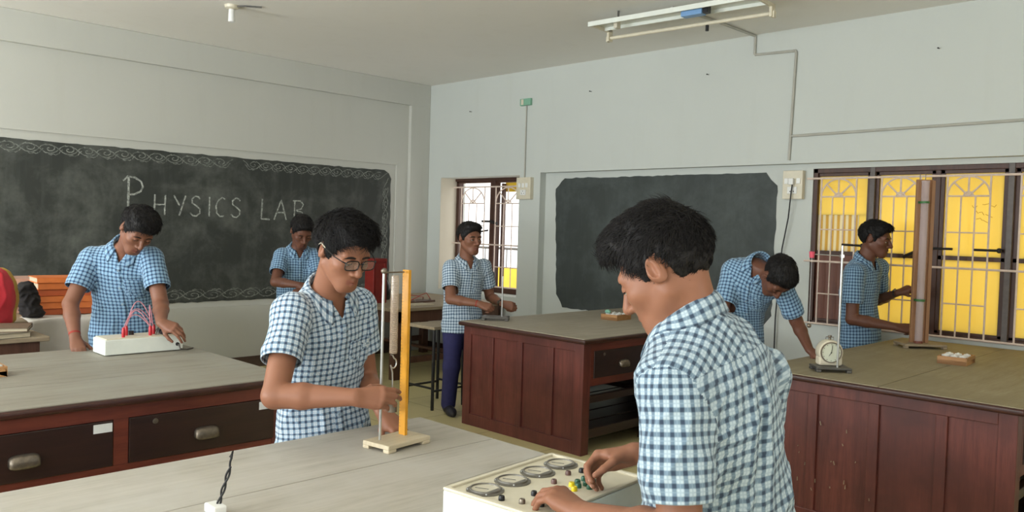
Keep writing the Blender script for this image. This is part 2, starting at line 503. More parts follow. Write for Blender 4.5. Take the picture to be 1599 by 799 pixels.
class Torso:
    def __init__(s, hips, neck, S, tF, bow=0.03, size=1.0, hang=0.7):
        s.hips, s.neck = hips, neck
        s.len = np.linalg.norm(neck - hips); s.size = size
        ts = np.linspace(-0.5, 1.06, 44); ctrl = (hips + neck) / 2 - tF * bow * 2
        T0 = unit(ctrl - hips); dn = unit(T0 * (1 - hang) + vec(0, 0, 1) * hang); T1 = unit(neck - ctrl)
        P = []
        for t in ts:
            if t < 0: P.append(hips + dn * t * s.len)
            elif t > 1: P.append(neck + T1 * (t - 1) * s.len)
            else: P.append((1 - t) ** 2 * hips + 2 * t * (1 - t) * ctrl + t * t * neck)
        s.P = np.array(P); s.ts = ts
        T = np.gradient(s.P, axis=0); s.seg = np.linalg.norm(T, axis=1); s.T = T / s.seg[:, None]
        Sh = unit(np.cross(tF, vec(0, 0, 1)))
        F_, S_ = [], []
        for t, tt in zip(ts, s.T):
            w = smoothstep(np.array([t]), 0.1, 0.9)[0]
            l = unit(Sh * (1 - w) + S * w); f = unit(np.cross(tt, l)); S_.append(np.cross(f, tt)); F_.append(f)
        s.F = np.array(F_); s.S = np.array(S_); s.dt = ts[1] - ts[0]
    def local(s, P):
        d2 = ((P * P).sum(1)[:, None] - 2 * P @ s.P.T + (s.P * s.P).sum(1)[None])
        i = d2.argmin(1); q = P - s.P[i]
        t = s.ts[i] + (q * s.T[i]).sum(1) / s.seg[i] * s.dt
        return t, (q * s.S[i]).sum(1), (q * s.F[i]).sum(1), i
    KT = [-0.5, -0.3, 0, 0.3, 0.55, 0.75, 0.88, 0.97, 1.06]
    KA = [0.172, 0.168, 0.160, 0.150, 0.158, 0.166, 0.146, 0.086, 0.058]
    KB = [0.120, 0.118, 0.110, 0.102, 0.108, 0.106, 0.090, 0.070, 0.055]
    def prim(s, off=0.0, t0=-0.3, t1=1.02, k=0.03):
        def fn(P):
            t, x, y, i = s.local(P)
            a = np.interp(t, s.KT, s.KA) * s.size + off; b = np.interp(t, s.KT, s.KB) * s.size + off
            q = np.sqrt((x / a) ** 2 + (y / b) ** 2)
            g = np.sqrt((x / a ** 2) ** 2 + (y / b ** 2) ** 2)
            d = np.where(g > 1e-6, q * (q - 1) / np.maximum(g, 1e-6), -b)
            return np.maximum(d, np.maximum((t0 - t), (t - t1)) * s.len)
        c = (s.hips + s.neck) / 2 + (s.hips - s.neck) * 0.15
        return Prim(fn, c, s.len * 0.75 + 0.16, k)

def head_prims(hc, A, s):
    """A rows: right, forward, up"""
    W = lambda x, y, z: hc + s * (x * A[0] + y * A[1] + z * A[2])
    E_ = lambda c, r, k, B=A, sub=False: ell(W(*c), np.array(r) * s, B, k * s, sub)
    C_ = lambda a, b, r1, r2, k, sub=False: cone(W(*a), W(*b), r1 * s, r2 * s, k * s, sub)
    L = [E_((0, -.012, .030), (.073, .092, .084), .01),
         E_((0, .028, -.028), (.055, .060, .072), .03),
         E_((0, .066, -.056), (.031, .025, .030), .02),
         C_((-.013, .064, -.095), (.013, .064, -.095), .0150, .0150, .028)]
    for e in (-1, 1):
        L += [C_((e * .049, -.004, -.046), (e * .016, .062, -.092), .014, .013, .035),
              E_((e * .039, .057, -.020), (.022, .023, .020), .025)]
    L += [C_((-.040, .072, .020), (.040, .072, .020), .011, .011, .02)]
    for e in (-1, 1):
        L.append(E_((e * .031, .091, .001), (.018, .014, .012), .012, A, True))
    L += [C_((0, .082, .016), (0, .109, -.030), .0075, .0105, .010), E_((0, .104, -.034), (.0115, .012, .009), .006)]
    for e in (-1, 1):
        L.append(E_((e * .0135, .094, -.036), (.0080, .012, .0075), .006))
    L += [C_((-.019, .081, -.0625), (0, .0905, -.0605), .0042, .0062, .005), C_((.019, .081, -.0625), (0, .0905, -.0605), .0042, .0062, .005),
          C_((-.014, .083, -.0740), (0, .088, -.0752), .0050, .0072, .005), C_((.014, .083, -.0740), (0, .088, -.0752), .0050, .0072, .005),
          E_((0, .099, -.0680), (.022, .013, .0014), .0015, A, True)]
    for e in (-1, 1):       # upper eyelids, lowered
        c = W(e * .031, .0745, .0005); up = A[2] * 0.93 + A[1] * 0.25
        def fn(P, c=c, up=up): return np.maximum(np.linalg.norm(P - c, axis=1) - .0148 * s, -((P - c) @ up) - .003 * s)
        L.append(Prim(fn, c, .015 * s, .003 * s))
        # ears
        B = np.array([unit(A[0] * 0.92 - e * A[1] * 0.38), unit(A[1] * 0.92 + e * A[0] * 0.38), A[2]])
        B2 = np.array([B[0], unit(B[1] - 0.25 * B[2]), unit(B[2] + 0.25 * B[1] * -1 + 0.5 * B[1] * 0)])
        B2[2] = np.cross(B2[0], B2[1])
        L += [E_((e * .076, -.010, .000), (.007, .0160, .0275), .006, B2), E_((e * .0735, -.002, -.006), (.010, .012, .018), .008, B2),
              E_((e * .0835, -.0045, .004), (.0065, .0095, .0185), .002, B2, True), C_((e * .0775, -.012, .016), (e * .0775, -.011, -.006), .0035, .003, .004), E_((e * .077, .0045, -.004), (.005, .004, .006), .004)]
    return L

HAND = {  # finger curls (knuckle, middle, tip) index..little; thumb directions (towards thumb side, along fingers, towards back)
    'relaxed': ([(20, 28, 16), (24, 32, 18), (28, 36, 20), (30, 38, 22)], [(.72, .62, -.30), (.40, .86, -.30), (.25, .92, -.30)], 4),
    'reach': ([(26, 24, 14), (28, 28, 16), (32, 34, 20), (38, 42, 24)], [(.60, .62, -.50), (.20, .85, -.50), (.02, .88, -.48)], 3),
    'press': ([(30, 36, 22), (32, 38, 22), (34, 40, 24), (34, 44, 26)], [(.78, .55, -.30), (.55, .78, -.30), (.40, .86, -.30)], 8),
    'arch': ([(30, 26, 14), (33, 28, 16), (37, 31, 18), (41, 34, 20)], [(.80, .45, -.40), (.62, .70, -.40), (.45, .80, -.40)], 6),
    'grip': ([(52, 62, 34), (54, 66, 36), (58, 70, 38), (60, 70, 40)], [(.60, .58, -.55), (.10, .80, -.58), (-.25, .80, -.55)], 1),
    'pinch': ([(46, 44, 20), (46, 48, 26), (44, 46, 26), (42, 44, 26)], [(.50, .60, -.62), (.12, .80, -.58), (.05, .86, -.50)], 3),
    'straight': ([(22, 12, 8), (20, 12, 8), (24, 16, 10), (28, 22, 12)], [(.72, .62, -.30), (.40, .86, -.30), (.30, .92, -.25)], 5),
    'fist': ([(70, 82, 46), (72, 86, 46), (74, 88, 46), (74, 86, 46)], [(.55, .55, -.62), (-.15, .72, -.65), (-.62, .55, -.55)], 0)}

def hand_prims(w, F, Dn, side, pose, s):
    T = np.cross(Dn, F) if side == 'R' else np.cross(F, Dn)
    W = lambda x, y, z: w + s * (x * T + y * F + z * Dn)
    curls, thumb, spread = HAND[pose]
    L = []
    kx = [.027, .0085, -.0095, -.026]; ky = [.086, .089, .084, .076]; kz = [0, .003, .002, -.003]
    for x, y, z in zip(kx, ky, kz):
        L.append(cone(W(x * .55, .004, -.002), W(x, y - .006, z - .002), .0135 * s, .0115 * s, .014 * s))
    L.append(cone(W(.012, .018, -.010), W(.030, .058, -.012), .014 * s, .011 * s, .014 * s))
    L.append(cone(W(-.016, .018, -.008), W(-.024, .055, -.008), .012 * s, .011 * s, .014 * s))
    ln = [(.040, .025, .020), (.044, .028, .021), (.041, .026, .021), (.032, .020, .018)]
    tips = []
    for f in range(4):
        p = W(kx[f], ky[f], kz[f]); sp = math.radians((1.5 - f) * spread)
        f0 = F * math.cos(sp) + T * math.sin(sp)
        ang = 0; r = [.0093, .0084, .0076, .0064] if f < 3 else [.0082, .0073, .0066, .0056]
        q = p
        for j in range(3):
            ang += math.radians(curls[f][j])
            d_ = f0 * math.cos(ang) - Dn * math.sin(ang)
            n_ = q + d_ * ln[f][j] * s
            L.append(cone(q, n_, r[j] * s, r[j + 1] * s, (.010 if j == 0 else .0025) * s))
            q = n_
        nd = f0 * math.sin(ang) + Dn * math.cos(ang)
        tips.append((q - d_ * .004 * s + nd * .0042 * s, d_, nd))
    p = W(.016, .022, -.010)
    tl = (.042, .031, .025); tr = [.0135, .0108, .0095, .0074]
    for j in range(3):
        a_, b_, c_ = thumb[j]; d_ = unit(a_ * T + b_ * F + c_ * Dn); n_ = p + d_ * tl[j] * s
        L.append(cone(p, n_, tr[j] * s, tr[j + 1] * s, (.012 if j == 0 else .003) * s)); p = n_
    nd = unit(T * .6 + Dn * .8); nd = unit(nd - d_ * (nd @ d_))
    tips.append((p - d_ * .003 * s + nd * .0050 * s, d_, nd))
    return L, tips

def np_obj(name, V, Q, mat, root, tris=None, smooth=True):
    me = mesh_np(name, np.asarray(V) - ORG[root], Q, tris, smooth)
    return add_mesh(name, me, mat, root)

def frame_grid(rows):
    nr, nc = len(rows), len(rows[0])
    return np.array([p for r in rows for p in r]), np.array([(i * nc + j, i * nc + j + 1, (i + 1) * nc + j + 1, (i + 1) * nc + j) for i in range(nr - 1) for j in range(nc - 1)])

def set_uv(me, uv):
    l = me.uv_layers.new(name='UVMap'); l.data.foreach_set('uv', np.asarray(uv, np.float32).ravel())

def drape(prims, P, dirn, gap):
    P = np.array(P, float)
    for _ in range(40):
        d = evalp(prims, P) - gap
        P = P + np.asarray(dirn) * np.clip(d, -0.02, 0.03)[:, None] * 0.8
    return P

ZL0 = [(-.12, -.070), (-.085, -.072), (-.055, -.064), (-.040, -.040), (-.031, .010), (-.022, .030), (-.004, .030), (.002, .005), (.006, -.022), (.022, -.024), (.030, .004), (.042, .020), (.058, .042), (.075, .060), (.12, .072)]

def hair_part(P, hc, A, s, root):
    st = P['hair']; zl = st.get('line', ZL0)
    ly = [a for a, b in zl]; lz = [b for a, b in zl]
    g = st.get('grow', 0.0)
    base = [ell((0, -.014, .034), (.0815 + g, .100 + g, .090 + g), None, .01)] + [ell(c, r, None, .02) for c, r in st.get('lumps', [])]
    def fn(Q):
        d = evalp(base, Q)
        cut = (np.interp(Q[:, 1], ly, lz) - Q[:, 2]) * 0.75
        return -smin(-d, -cut, .008)
    V, Qd = surface([Prim(fn, (0, 0, .03), .15, 0)], st.get('h', .0045))
    N = normals_np(V, Qd); am = st.get('amp', .004)
    V = V + N * (am * (pnoise(V * st.get('freq', 55)) + .6 * pnoise(V * 120 + 7)) + .001)[:, None]
    n = st.get('strands', 900); rs = np.random.RandomState(st.get('seed', 1))
    keep = np.where(V[:, 2] > np.interp(V[:, 1], ly, lz) + .004)[0]
    idx = rs.choice(keep, n); p0 = V[idx]; nn = N[idx]
    cr = vec(*st.get('whorl', (0, -.045, .115)))
    fl = p0 - cr; fl[:, 1] += st.get('fringe', .03); fl += rs.normal(0, st.get('mess', .03), fl.shape)
    fl -= nn * (fl * nn).sum(1)[:, None]; fl /= np.maximum(np.linalg.norm(fl, axis=1), 1e-6)[:, None]
    ln = st.get('len', .028) * rs.uniform(.6, 1.3, n) * (0.35 + 0.65 * smoothstep(p0[:, 2], -.03, .07))
    lift = st.get('lift', .25); curl = st.get('curl', .3)
    side = np.cross(nn, fl); cs = rs.uniform(-1, 1, n) * curl
    m_ = 5; ring = 3; pts = []
    for j in range(m_):
        t = j / (m_ - 1)
        pts.append(p0 - nn * .002 + fl * (ln * t)[:, None] + nn * (ln * lift * math.sin(t * 2.2) * 0.7)[:, None] + side * (ln * cs * t * t)[:, None])
    VV = []; QQ = []
    r0 = st.get('r', .0018)
    for j in range(m_):
        r = r0 * (1 - .85 * j / (m_ - 1))
        for k in range(ring):
            a = 2 * PI * k / ring
            VV.append(pts[j] + (side * math.cos(a) + nn * math.sin(a)) * r)
    VV = np.array(VV)                      # (m*ring, n, 3)
    flat = VV.transpose(1, 0, 2).reshape(-1, 3); b = np.arange(n) * m_ * ring
    for j in range(m_ - 1):
        for k in range(ring):
            QQ.append(np.stack([b + j * ring + k, b + j * ring + (k + 1) % ring, b + (j + 1) * ring + (k + 1) % ring, b + (j + 1) * ring + k], 1))
    allV = np.concatenate([V, flat]); allQ = np.concatenate([Qd] + [q + len(V) for q in QQ])
    Wd = hc + s * (allV @ A)
    return np_obj('hair', Wd, allQ, M['hair'], root)

def face_parts(hc, A, s, root, open_=False):
    HP = head_prims(hc, A, s)
    W = lambda x, y, z: hc + s * (x * A[0] + y * A[1] + z * A[2])
    for e in (-1, 1):
        b = MB(); xs = [.014, .026, .040, .050]; zs = [.0165, .0190, .0185, .0135]; ys = [.0865, .0845, .0775, .068]
        xi = np.linspace(0, 1, 9); xx = np.interp(xi, [0, .33, .7, 1], xs); zz = np.interp(xi, [0, .33, .7, 1], zs)
        pp = drape(HP, np.array([W(e * x, .10, z) for x, z in zip(xx, zz)]), -A[1], .0006)
        b.tube([Vector(p - ORG[root]) for p in pp], [float(np.interp(t_, [0, .3, .75, 1], [.0026, .0040, .0034, .0010])) * s for t_ in xi], 8, True, (A[1], .45))
        b.build('eyebrow', M['brow'], root)
        # eyeball: sphere with a dark iris patch looking down and forward
        c = W(e * .031, .0745, -.0005); look = unit(A[1] * (.93 if open_ else .78) - A[2] * (.15 if open_ else .6))
        b = MB(); b.ball((0, 0, 0), .0132 * s, 20); o = b.build('eye', M['eye_white'], root)
        o.data.materials.append(M['iris']); o.location = Vector(c - ORG[root])
        for p in o.data.polygons:
            if Vector(look).dot(p.center.normalized()) > .86: p.material_index = 1
        b = MB(); pt = []
        for i in range(9):
            a = math.radians(-64 + 16 * i)
            pt.append(Vector(W(e * .031 + .0150 * math.sin(a), .0745 + .0146 * math.cos(a), -.0030 - .0003 * abs(i - 4)) - ORG[root]))
        b.tube(pt, .0014 * s, 6); b.build('eyelash', M['brow'], root)

def build_person(P):
    g = {k: np.array(v_, float) for k, v_ in P['pose'].items()}
    res = P.get('res', .0045)
    base = Vector((g['hips'][0], g['hips'][1], 0))
    root = thing('person', P['label'], 'person', base, 0, 'students at the lab tables')
    ORG[root] = np.array(base)
    sz = P.get('size', 1.0); hs = P.get('head', 1.06); skin = SKIN[P.get('skin', 'brown')]
    A = np.array([g['hS'], g['hF'], g['hU']]); hc = g['headc']
    S = unit(g['shR'] - g['shL']); tF = unit(g['tF'] * (1, 1, 0))
    tor = Torso(g['hips'], g['neck'], S, tF, P.get('bow', .03), sz, P.get('hang', .7))
    Tn = tor.T[-1]; N = g['neck']
    W = lambda x, y, z: hc + hs * (x * A[0] + y * A[1] + z * A[2])
    # ---- body: one continuous surface
    L = head_prims(hc, A, hs)
    L.append(cone(N - Tn * .05 - tor.F[-1] * .01, W(0, -.024, -.045), .052 * sz, .047 * hs, .018))
    L.append(cone(N - Tn * .02 + tor.F[-1] * .012, W(0, .0, -.06), .036 * sz, .030 * hs, .02))
    L.append(tor.prim(-.016, -.2, 1.0, .03))
    tips = []
    for sd in 'RL':
        sh, el, wr = g['sh' + sd], g['el' + sd], g['wr' + sd]
        s2 = sh + (N - sh) * .08 - Tn * .006
        L.append(cone(N - Tn * .07, s2, .040, .038, .03))
        L.append(cone(s2, el, .040 * sz, .038 * sz, .02, bulge=.003))
        Fh, Dh = g['reach_' + sd], g['back_' + sd]
        mid = el + (wr - el) * .35
        L.append(cone(el, mid, .038 * sz, .0385 * sz, .012)); L.append(cone(mid, wr, .0385 * sz, .0255 * sz, .012, flat=(Dh, .82)))
        hp, tp = hand_prims(wr + (Fh) * .006, Fh, Dh, sd, P['hand' + sd], P.get('hs', .93))
        L += hp; tips += tp
    V, Q = surface(L, res)
    body = np_obj('body', V, Q, skin, root)
    lo = ((V - hc) @ A.T) / hs
    lip = ((np.abs(lo[:, 0]) < .023) & (lo[:, 1] > .062)).astype(float) * np.exp(-((lo[:, 2] + .068) / .0095) ** 4) * smoothstep(.026 - np.abs(lo[:, 0]) + 0, 0, .008)
    at = body.data.attributes.new('lip', 'FLOAT', 'POINT'); at.data.foreach_set('value', lip.astype(np.float32))
    if P.get('nails'):
        b = MB()
        hsz = P.get('hs', .93)
        for c, d_, n_ in tips:
            sdv = np.cross(d_, n_); vs = []; k = 8
            for i in range(3):
                rr = (0.3, .8, 1.0)[i]; hh = (.0022, .0016, 0)[i]
                for j in range(k):
                    a = 2 * PI * j / k
                    vs.append(Vector(c + hsz * (sdv * .0052 * rr * math.cos(a) + d_ * .0065 * rr * math.sin(a) + n_ * hh) - ORG[root]))
            b.add(vs, [(i * k + j, i * k + (j + 1) % k, (i + 1) * k + (j + 1) % k, (i + 1) * k + j) for i in range(2) for j in range(k)] + [tuple(range(k))], True)
        b.build('fingernails', M['nail'], root)
    face_parts(hc, A, hs, root, P.get('eyes_open', False))
    hair_part(P, hc, A, hs, root)
    # ---- shirt
    hem, cf = P.get('hem', -.27), P.get('cuff', .66)
    tp_ = tor.prim(0, hem, 1.0, .03); SL = []; TL = [tp_]
    cuffs = []
    for sd in 'RL':
        sh, el = g['sh' + sd], g['el' + sd]
        ax = unit(el - sh); C = sh + (el - sh) * cf
        TL.append(cone(N - Tn * .055, sh - Tn * .012 + (N - sh) * .12, .050 * sz, .050 * sz, .045))
        r1, r2 = .056 * sz, P.get('cuff_r', .064) * sz
        raw = cone(sh + ax * .012 + (N - sh) * .06, C + ax * .06, r1, r2 * 1.03, 0)
        def fn(Pt, raw=raw, C=C, ax=ax): return np.maximum(raw.fn(Pt), (Pt - C) @ ax)
        SL.append(Prim(fn, raw.c, raw.R, .04)); cuffs.append((C, ax, r2))
    # open neck: a wedge at the front
    Fn = tor.F[-1]; Vd = P.get('vee', .072)
    nb = N + Fn * .055 * sz
    SH = TL + SL
    iN = -3
    def wedge(Pt):
        q = Pt - (N + Tn * .01); z = q @ Tn; x = np.abs(q @ tor.S[iN]); y = q @ Fn
        return np.maximum(np.maximum((x - (.036 * np.clip((z + Vd) / Vd, 0, 1.2))) , -(z + Vd)), .012 - y) * .8
    if Vd > 0: SH = SH + [Prim(wedge, N + Fn * .05 - Tn * .03, .14, .004, True)]
    sres = P.get('sres', res)
    V, Q = surface(SH, sres)
    cen = V[Q].mean(1); Nn = normals_np(V, Q); fn_ = Nn[Q].mean(1)
    t, x, y, i = tor.local(cen)
    drop = (fn_ * tor.T[i]).sum(1) < -.6
    drop &= t < hem + .05
    for C, ax, r2 in cuffs:
        q = cen - C; h_ = q @ ax; rr = np.linalg.norm(q - h_[:, None] * ax, axis=1)
        drop |= (h_ > -sres * 1.1) & (fn_ @ ax > .62) & (rr < r2 + .02) & (h_ < .03)
    if Vd > 0:
        z = (cen - (N + Tn * .01)) @ Tn
        drop |= (wedge(cen) < sres * .6) & (evalp(TL, cen) < -sres * .9)
        drop |= (t > .985) & ((fn_ * tor.T[i]).sum(1) > .5) & (np.linalg.norm(cen - N - ((cen - N) @ Tn)[:, None] * Tn, axis=1) < .075)
    Q = Q[~drop]
    used = np.unique(Q); mp = np.full(len(V), -1); mp[used] = np.arange(len(used)); V = V[used]; Q = mp[Q]; Nn = Nn[used]
    # clean sleeve and hem edges
    ed = np.sort(np.concatenate([Q[:, [0, 1]], Q[:, [1, 2]], Q[:, [2, 3]], Q[:, [3, 0]]]), axis=1)
    ue, cn = np.unique(ed[:, 0].astype(np.int64) * len(V) + ed[:, 1], return_counts=True)
    bv = np.unique(np.concatenate([ue[cn == 1] // len(V), ue[cn == 1] % len(V)]))
    calm = np.ones(len(V))
    for C, ax, r2 in cuffs:
        h_ = (V - C) @ ax; rr = np.linalg.norm(V - C - h_[:, None] * ax, axis=1)
        near = (rr < r2 + .03) & (np.abs(h_) < .05)
        calm = np.where(near, np.minimum(calm, smoothstep(np.abs(h_), .002, .03)), calm)
        b_ = bv[near[bv] & (np.abs(h_[bv]) < .012)]
        V[b_] -= h_[b_][:, None] * ax * 1.0
    b0 = np.concatenate([ue[cn == 1] // len(V), ue[cn == 1] % len(V)]); b1 = np.concatenate([ue[cn == 1] % len(V), ue[cn == 1] // len(V)])
    for _ in range(8):
        ac = np.zeros_like(V); ct = np.zeros(len(V)); np.add.at(ac, b0, V[b1]); np.add.at(ct, b0, 1)
        V[bv] = .5 * V[bv] + .5 * ac[bv] / ct[bv][:, None]
    # pattern coordinates
    ell_a, ell_b = .16 * sz, .107 * sz
    ph = np.linspace(-PI, PI, 721); dl = np.sqrt((ell_a * np.cos(ph)) ** 2 + (ell_b * np.sin(ph)) ** 2) * (ph[1] - ph[0]); arc = np.cumsum(dl); arc -= arc[360]
    arc *= (0.924 * sz) / (arc[-1] - arc[0])
    t, x, y, i = tor.local(V)
    phi = np.arctan2(x / ell_a, y / ell_b)
    c4 = lambda a: a[Q]
    p4 = c4(phi); p0 = p4[:, :1]; p4 = np.where(p4 - p0 > PI, p4 - 2 * PI, np.where(p4 - p0 < -PI, p4 + 2 * PI, p4))
    per = arc[-1] - arc[0]
    u4 = np.interp(((p4 + PI) % (2 * PI)) - PI, ph, arc) + np.where(p4 > PI, per, 0) - np.where(p4 < -PI, per, 0)
    t4, x4, y4 = c4(t), c4(x), c4(y)
    w4 = smoothstep(t4, .68, .92)
    tc = t4.mean(1); yc = y4.mean(1); xc = x4.mean(1)
    front = (yc > -.01)[:, None]
    U = np.where(front, u4 * (1 - w4) + x4 * w4, u4)
    Vv = t4 * tor.len - np.where(front, (y4 - .09 * sz) * w4, 0)
    yk = P.get('yoke', .80)
    ym = (~front[:, 0]) & (tc > yk)
    ra = math.radians(24) * np.where(xc > 0, 1, -1)[:, None]
    yu = x4 * np.cos(ra) - (t4 * tor.len) * np.sin(ra) * 1.0; yv = x4 * np.sin(ra) + (t4 * tor.len) * np.cos(ra) + y4
    U = np.where(ym[:, None], yu, U); Vv = np.where(ym[:, None], yv, Vv)
    cenf = V[Q].mean(1); dt_ = evalp(TL, cenf)
    for sp_, (C, ax, r2), sd in zip(SL, cuffs, 'RL'):
        ds = sp_.fn(cenf); sm_ = ds < dt_ - .004
        e1 = unit(np.cross(ax, tF)); e2 = np.cross(ax, e1)
        q = V - C; an = np.arctan2(q @ e2, q @ e1); a4 = an[Q]; a0 = a4[:, :1]
        a4 = np.where(a4 - a0 > PI, a4 - 2 * PI, np.where(a4 - a0 < -PI, a4 + 2 * PI, a4))
        su = a4 * .066 * sz; sq = V - g['sh' + sd]; s1 = sq @ ax - .02; s0 = (g['sh' + sd] - C) @ ax
        sv = (s0 + .02 + np.where(s1 > 0, s1, -.062 * np.arcsin(np.clip(-s1 / .066, 0, 1)) * 1.15))[Q]
        U = np.where(sm_[:, None], su, U); Vv = np.where(sm_[:, None], sv, Vv)
    # folds
    wa = P.get('fold', .005)
    q = V - g['hips']
    zz = q @ Tn; ss = q @ tor.S[20]; ff = q @ tor.F[20]
    wp = np.stack([ss * 6 + zz * 5, ff * 6, zz * 3.2 - ss * 4], 1) + .35 * np.stack([pnoise(V * 6), pnoise(V * 6 + 9), pnoise(V * 6 + 5)], 1)
    r1 = (1 - np.abs(pnoise(wp)) * 2.2); r1 = np.clip(r1, 0, 1) ** 3
    wp2 = np.stack([ss * 11 - zz * 6, ff * 11, zz * 9], 1)
    r2_ = np.clip(1 - np.abs(pnoise(wp2 + 3)) * 2.4, 0, 1) ** 3
    low = .45 + .55 * smoothstep(-t, -.75, .05)
    disp = wa * (1.5 * r1 * low + .7 * r2_) + .0025 * pnoise(V * 14)
    if P.get('pleat'):
        disp = disp + np.where(y < 0, -.007 * np.exp(-((x + .004 * np.sin(t * 9)) / .007) ** 2) * smoothstep(t, .0, .1) * smoothstep(-t, -.80, -.74), 0)
        disp = disp + np.where(y < 0, .006 * np.exp(-((np.abs(x) - .02 - .02 * (.8 - t)) / .010) ** 2) * smoothstep(-t, -.80, -.70), 0)
    V = V + Nn * (disp * calm)[:, None]
    sm = M[P.get('plaid', 'plaid_blue')]
    me = mesh_np('shirt', V - ORG[root], Q)
    set_uv(me, np.stack([U, Vv], -1).reshape(-1, 2))
    so = add_mesh('shirt', me, sm, root)
    md = so.modifiers.new('cloth', 'SOLIDIFY'); md.thickness = .0028; md.offset = -1
    # collar
    rows = [[], [], [], [], []]; uvr = []; nphi = 41; gap = P.get('collar_gap', 26)
    Sc = tor.S[iN]; ax = unit(Tn * .75 + unit(hc - N) * .35)
    Fc = unit(np.cross(ax, Sc)); Sc = np.cross(Fc, ax)
    for j in range(nphi):
        a = math.radians(-180 + gap + (360 - 2 * gap) * j / (nphi - 1))      # 0 = nape
        dr = -Fc * math.cos(a) + Sc * math.sin(a); fr = -math.cos(a); fr_ = max(fr, 0)
        cA = N - Fc * .004 + ax * (.004 - .030 * (fr + 1) * .5 * 1.2)
        tipk = max(0, (abs(a) / PI - .62) / .38) ** 2
        r_ = .060 * sz * (1 - .06 * fr_)
        rows[0].append(cA + dr * (r_ - .002) - ax * .012)
        rows[1].append(cA + dr * (r_ - .001) + ax * (.034 - .014 * fr_))
        rows[2].append(cA + dr * (r_ + .006) + ax * (.036 - .014 * fr_))
        rows[3].append(cA + dr * (r_ + .016 + .006 * tipk) + ax * (.012 - .018 * fr_ - .012 * tipk))
        rows[4].append(cA + dr * (r_ + .024 + .012 * tipk) + ax * (-.012 - .026 * fr_ - .026 * tipk))
    for ri in (2, 3, 4):
        Pt = np.array(rows[ri]); 
        for _ in range(12):
            d = evalp(TL, Pt) - (.006 if ri == 4 else .008); e_ = 1e-3
            gr = np.stack([evalp(TL, Pt + dx) - evalp(TL, Pt - dx) for dx in np.eye(3) * e_], 1); gr /= np.maximum(np.linalg.norm(gr, axis=1), 1e-9)[:, None]
            Pt = Pt + gr * (np.maximum(-d, 0) if ri != 4 else -np.clip(d, -.02, .006))[:, None] * .7
        rows[ri] = list(Pt)
    Vc, Qc = frame_grid(rows)
    me = mesh_np('collar', Vc - ORG[root], Qc)
    vv = [-.05, 0, .004, .03, .055]
    uvv = np.array([((j - 20) * .0105, vv[r_]) for r_ in range(5) for j in range(nphi)])
    set_uv(me, uvv[Qc.ravel()])
    co = add_mesh('collar', me, sm, so)
    sub = co.modifiers.new('s', 'SUBSURF'); sub.levels = 1; sub.render_levels = 1
    md = co.modifiers.new('cloth', 'SOLIDIFY'); md.thickness = .0025; md.offset = 0
    if P.get('placket', True):
        ks = np.linspace(hem + .015, 1 - (Vd + .005) / tor.len, 26); rows = []; bt = []
        for kk in ks:
            c = np.array([np.interp(kk, tor.ts, tor.P[:, a]) for a in range(3)]); j = int(np.argmin(abs(tor.ts - kk)))
            rows.append([c + tor.S[j] * xx + tor.F[j] * .10 for xx in (-.016, -.006, .006, .016)])
        ii = np.argmin(abs(tor.ts - .4))
        Pt, Qp = frame_grid(rows); Pt = drape(SH, Pt, -tor.F[ii], .005)
        me = mesh_np('placket', Pt - ORG[root], Qp)
        uvp = np.array([(xx, kk * tor.len) for kk in ks for xx in (-.016, -.006, .006, .016)]); set_uv(me, uvp[Qp.ravel()])
        po = add_mesh('placket', me, sm, so); md = po.modifiers.new('cloth', 'SOLIDIFY'); md.thickness = .002; md.offset = 1
        PP = Pt.reshape(26, 4, 3)
        for bi in range(5):
            kk = min(24, 24 - int(bi * 5.2)); c = (PP[kk, 1] + PP[kk, 2]) / 2; f = tor.F[ii]
            b = MB(); e1 = Vector(tor.S[ii]); e2 = Vector(np.cross(f, tor.S[ii])); vs = []
            for hh, rr in ((.002, .0055), (.0045, .0055), (.0045, .0035), (.0035, .003)):
                for k in range(10):
                    a = 2 * PI * k / 10; vs.append(Vector(c - ORG[root]) + e1 * rr * math.cos(a) + e2 * rr * math.sin(a) + Vector(f) * hh)
            b.add(vs, [(r_ * 10 + k, r_ * 10 + (k + 1) % 10, (r_ + 1) * 10 + (k + 1) % 10, (r_ + 1) * 10 + k) for r_ in range(3) for k in range(10)] + [tuple(range(30, 40))], True)
            b.build('button', M['button'], so)
        # chest pocket on the wearer's left
        rows = []; kk = np.linspace(.44, .70, 12); xs = np.linspace(-.118, -.030, 9) * sz
        for k_ in kk:
            c = np.array([np.interp(k_, tor.ts, tor.P[:, a]) for a in range(3)]); j = int(np.argmin(abs(tor.ts - k_)))
            rows.append([c + tor.S[j] * xx + tor.F[j] * .13 for xx in xs])
        Pt, Qp = frame_grid(rows); Pt = drape(SH, Pt, -tor.F[ii], .0045)
        me = mesh_np('pocket', Pt - ORG[root], Qp)
        uvp = np.array([(xx + .006, k_ * tor.len + .005) for k_ in kk for xx in xs]); set_uv(me, uvp[Qp.ravel()])
        po = add_mesh('pocket', me, sm, so); md = po.modifiers.new('cloth', 'SOLIDIFY'); md.thickness = .002; md.offset = 1
    # ---- trousers and shoes
    hp = g['hips']; Sh = np.cross(tF, vec(0, 0, 1)); L = []
    zc = max(hp[2] - .05, .6)
    hb = vec(hp[0], hp[1], 0) + (tor.P[np.argmin(abs(tor.ts + .15))] - hp) * (1, 1, 0)
    L.append(ell(hb + vec(0, 0, zc - .0), (.145 * sz, .100 * sz, .12), np.array([Sh, tF, vec(0, 0, 1)]), .03))
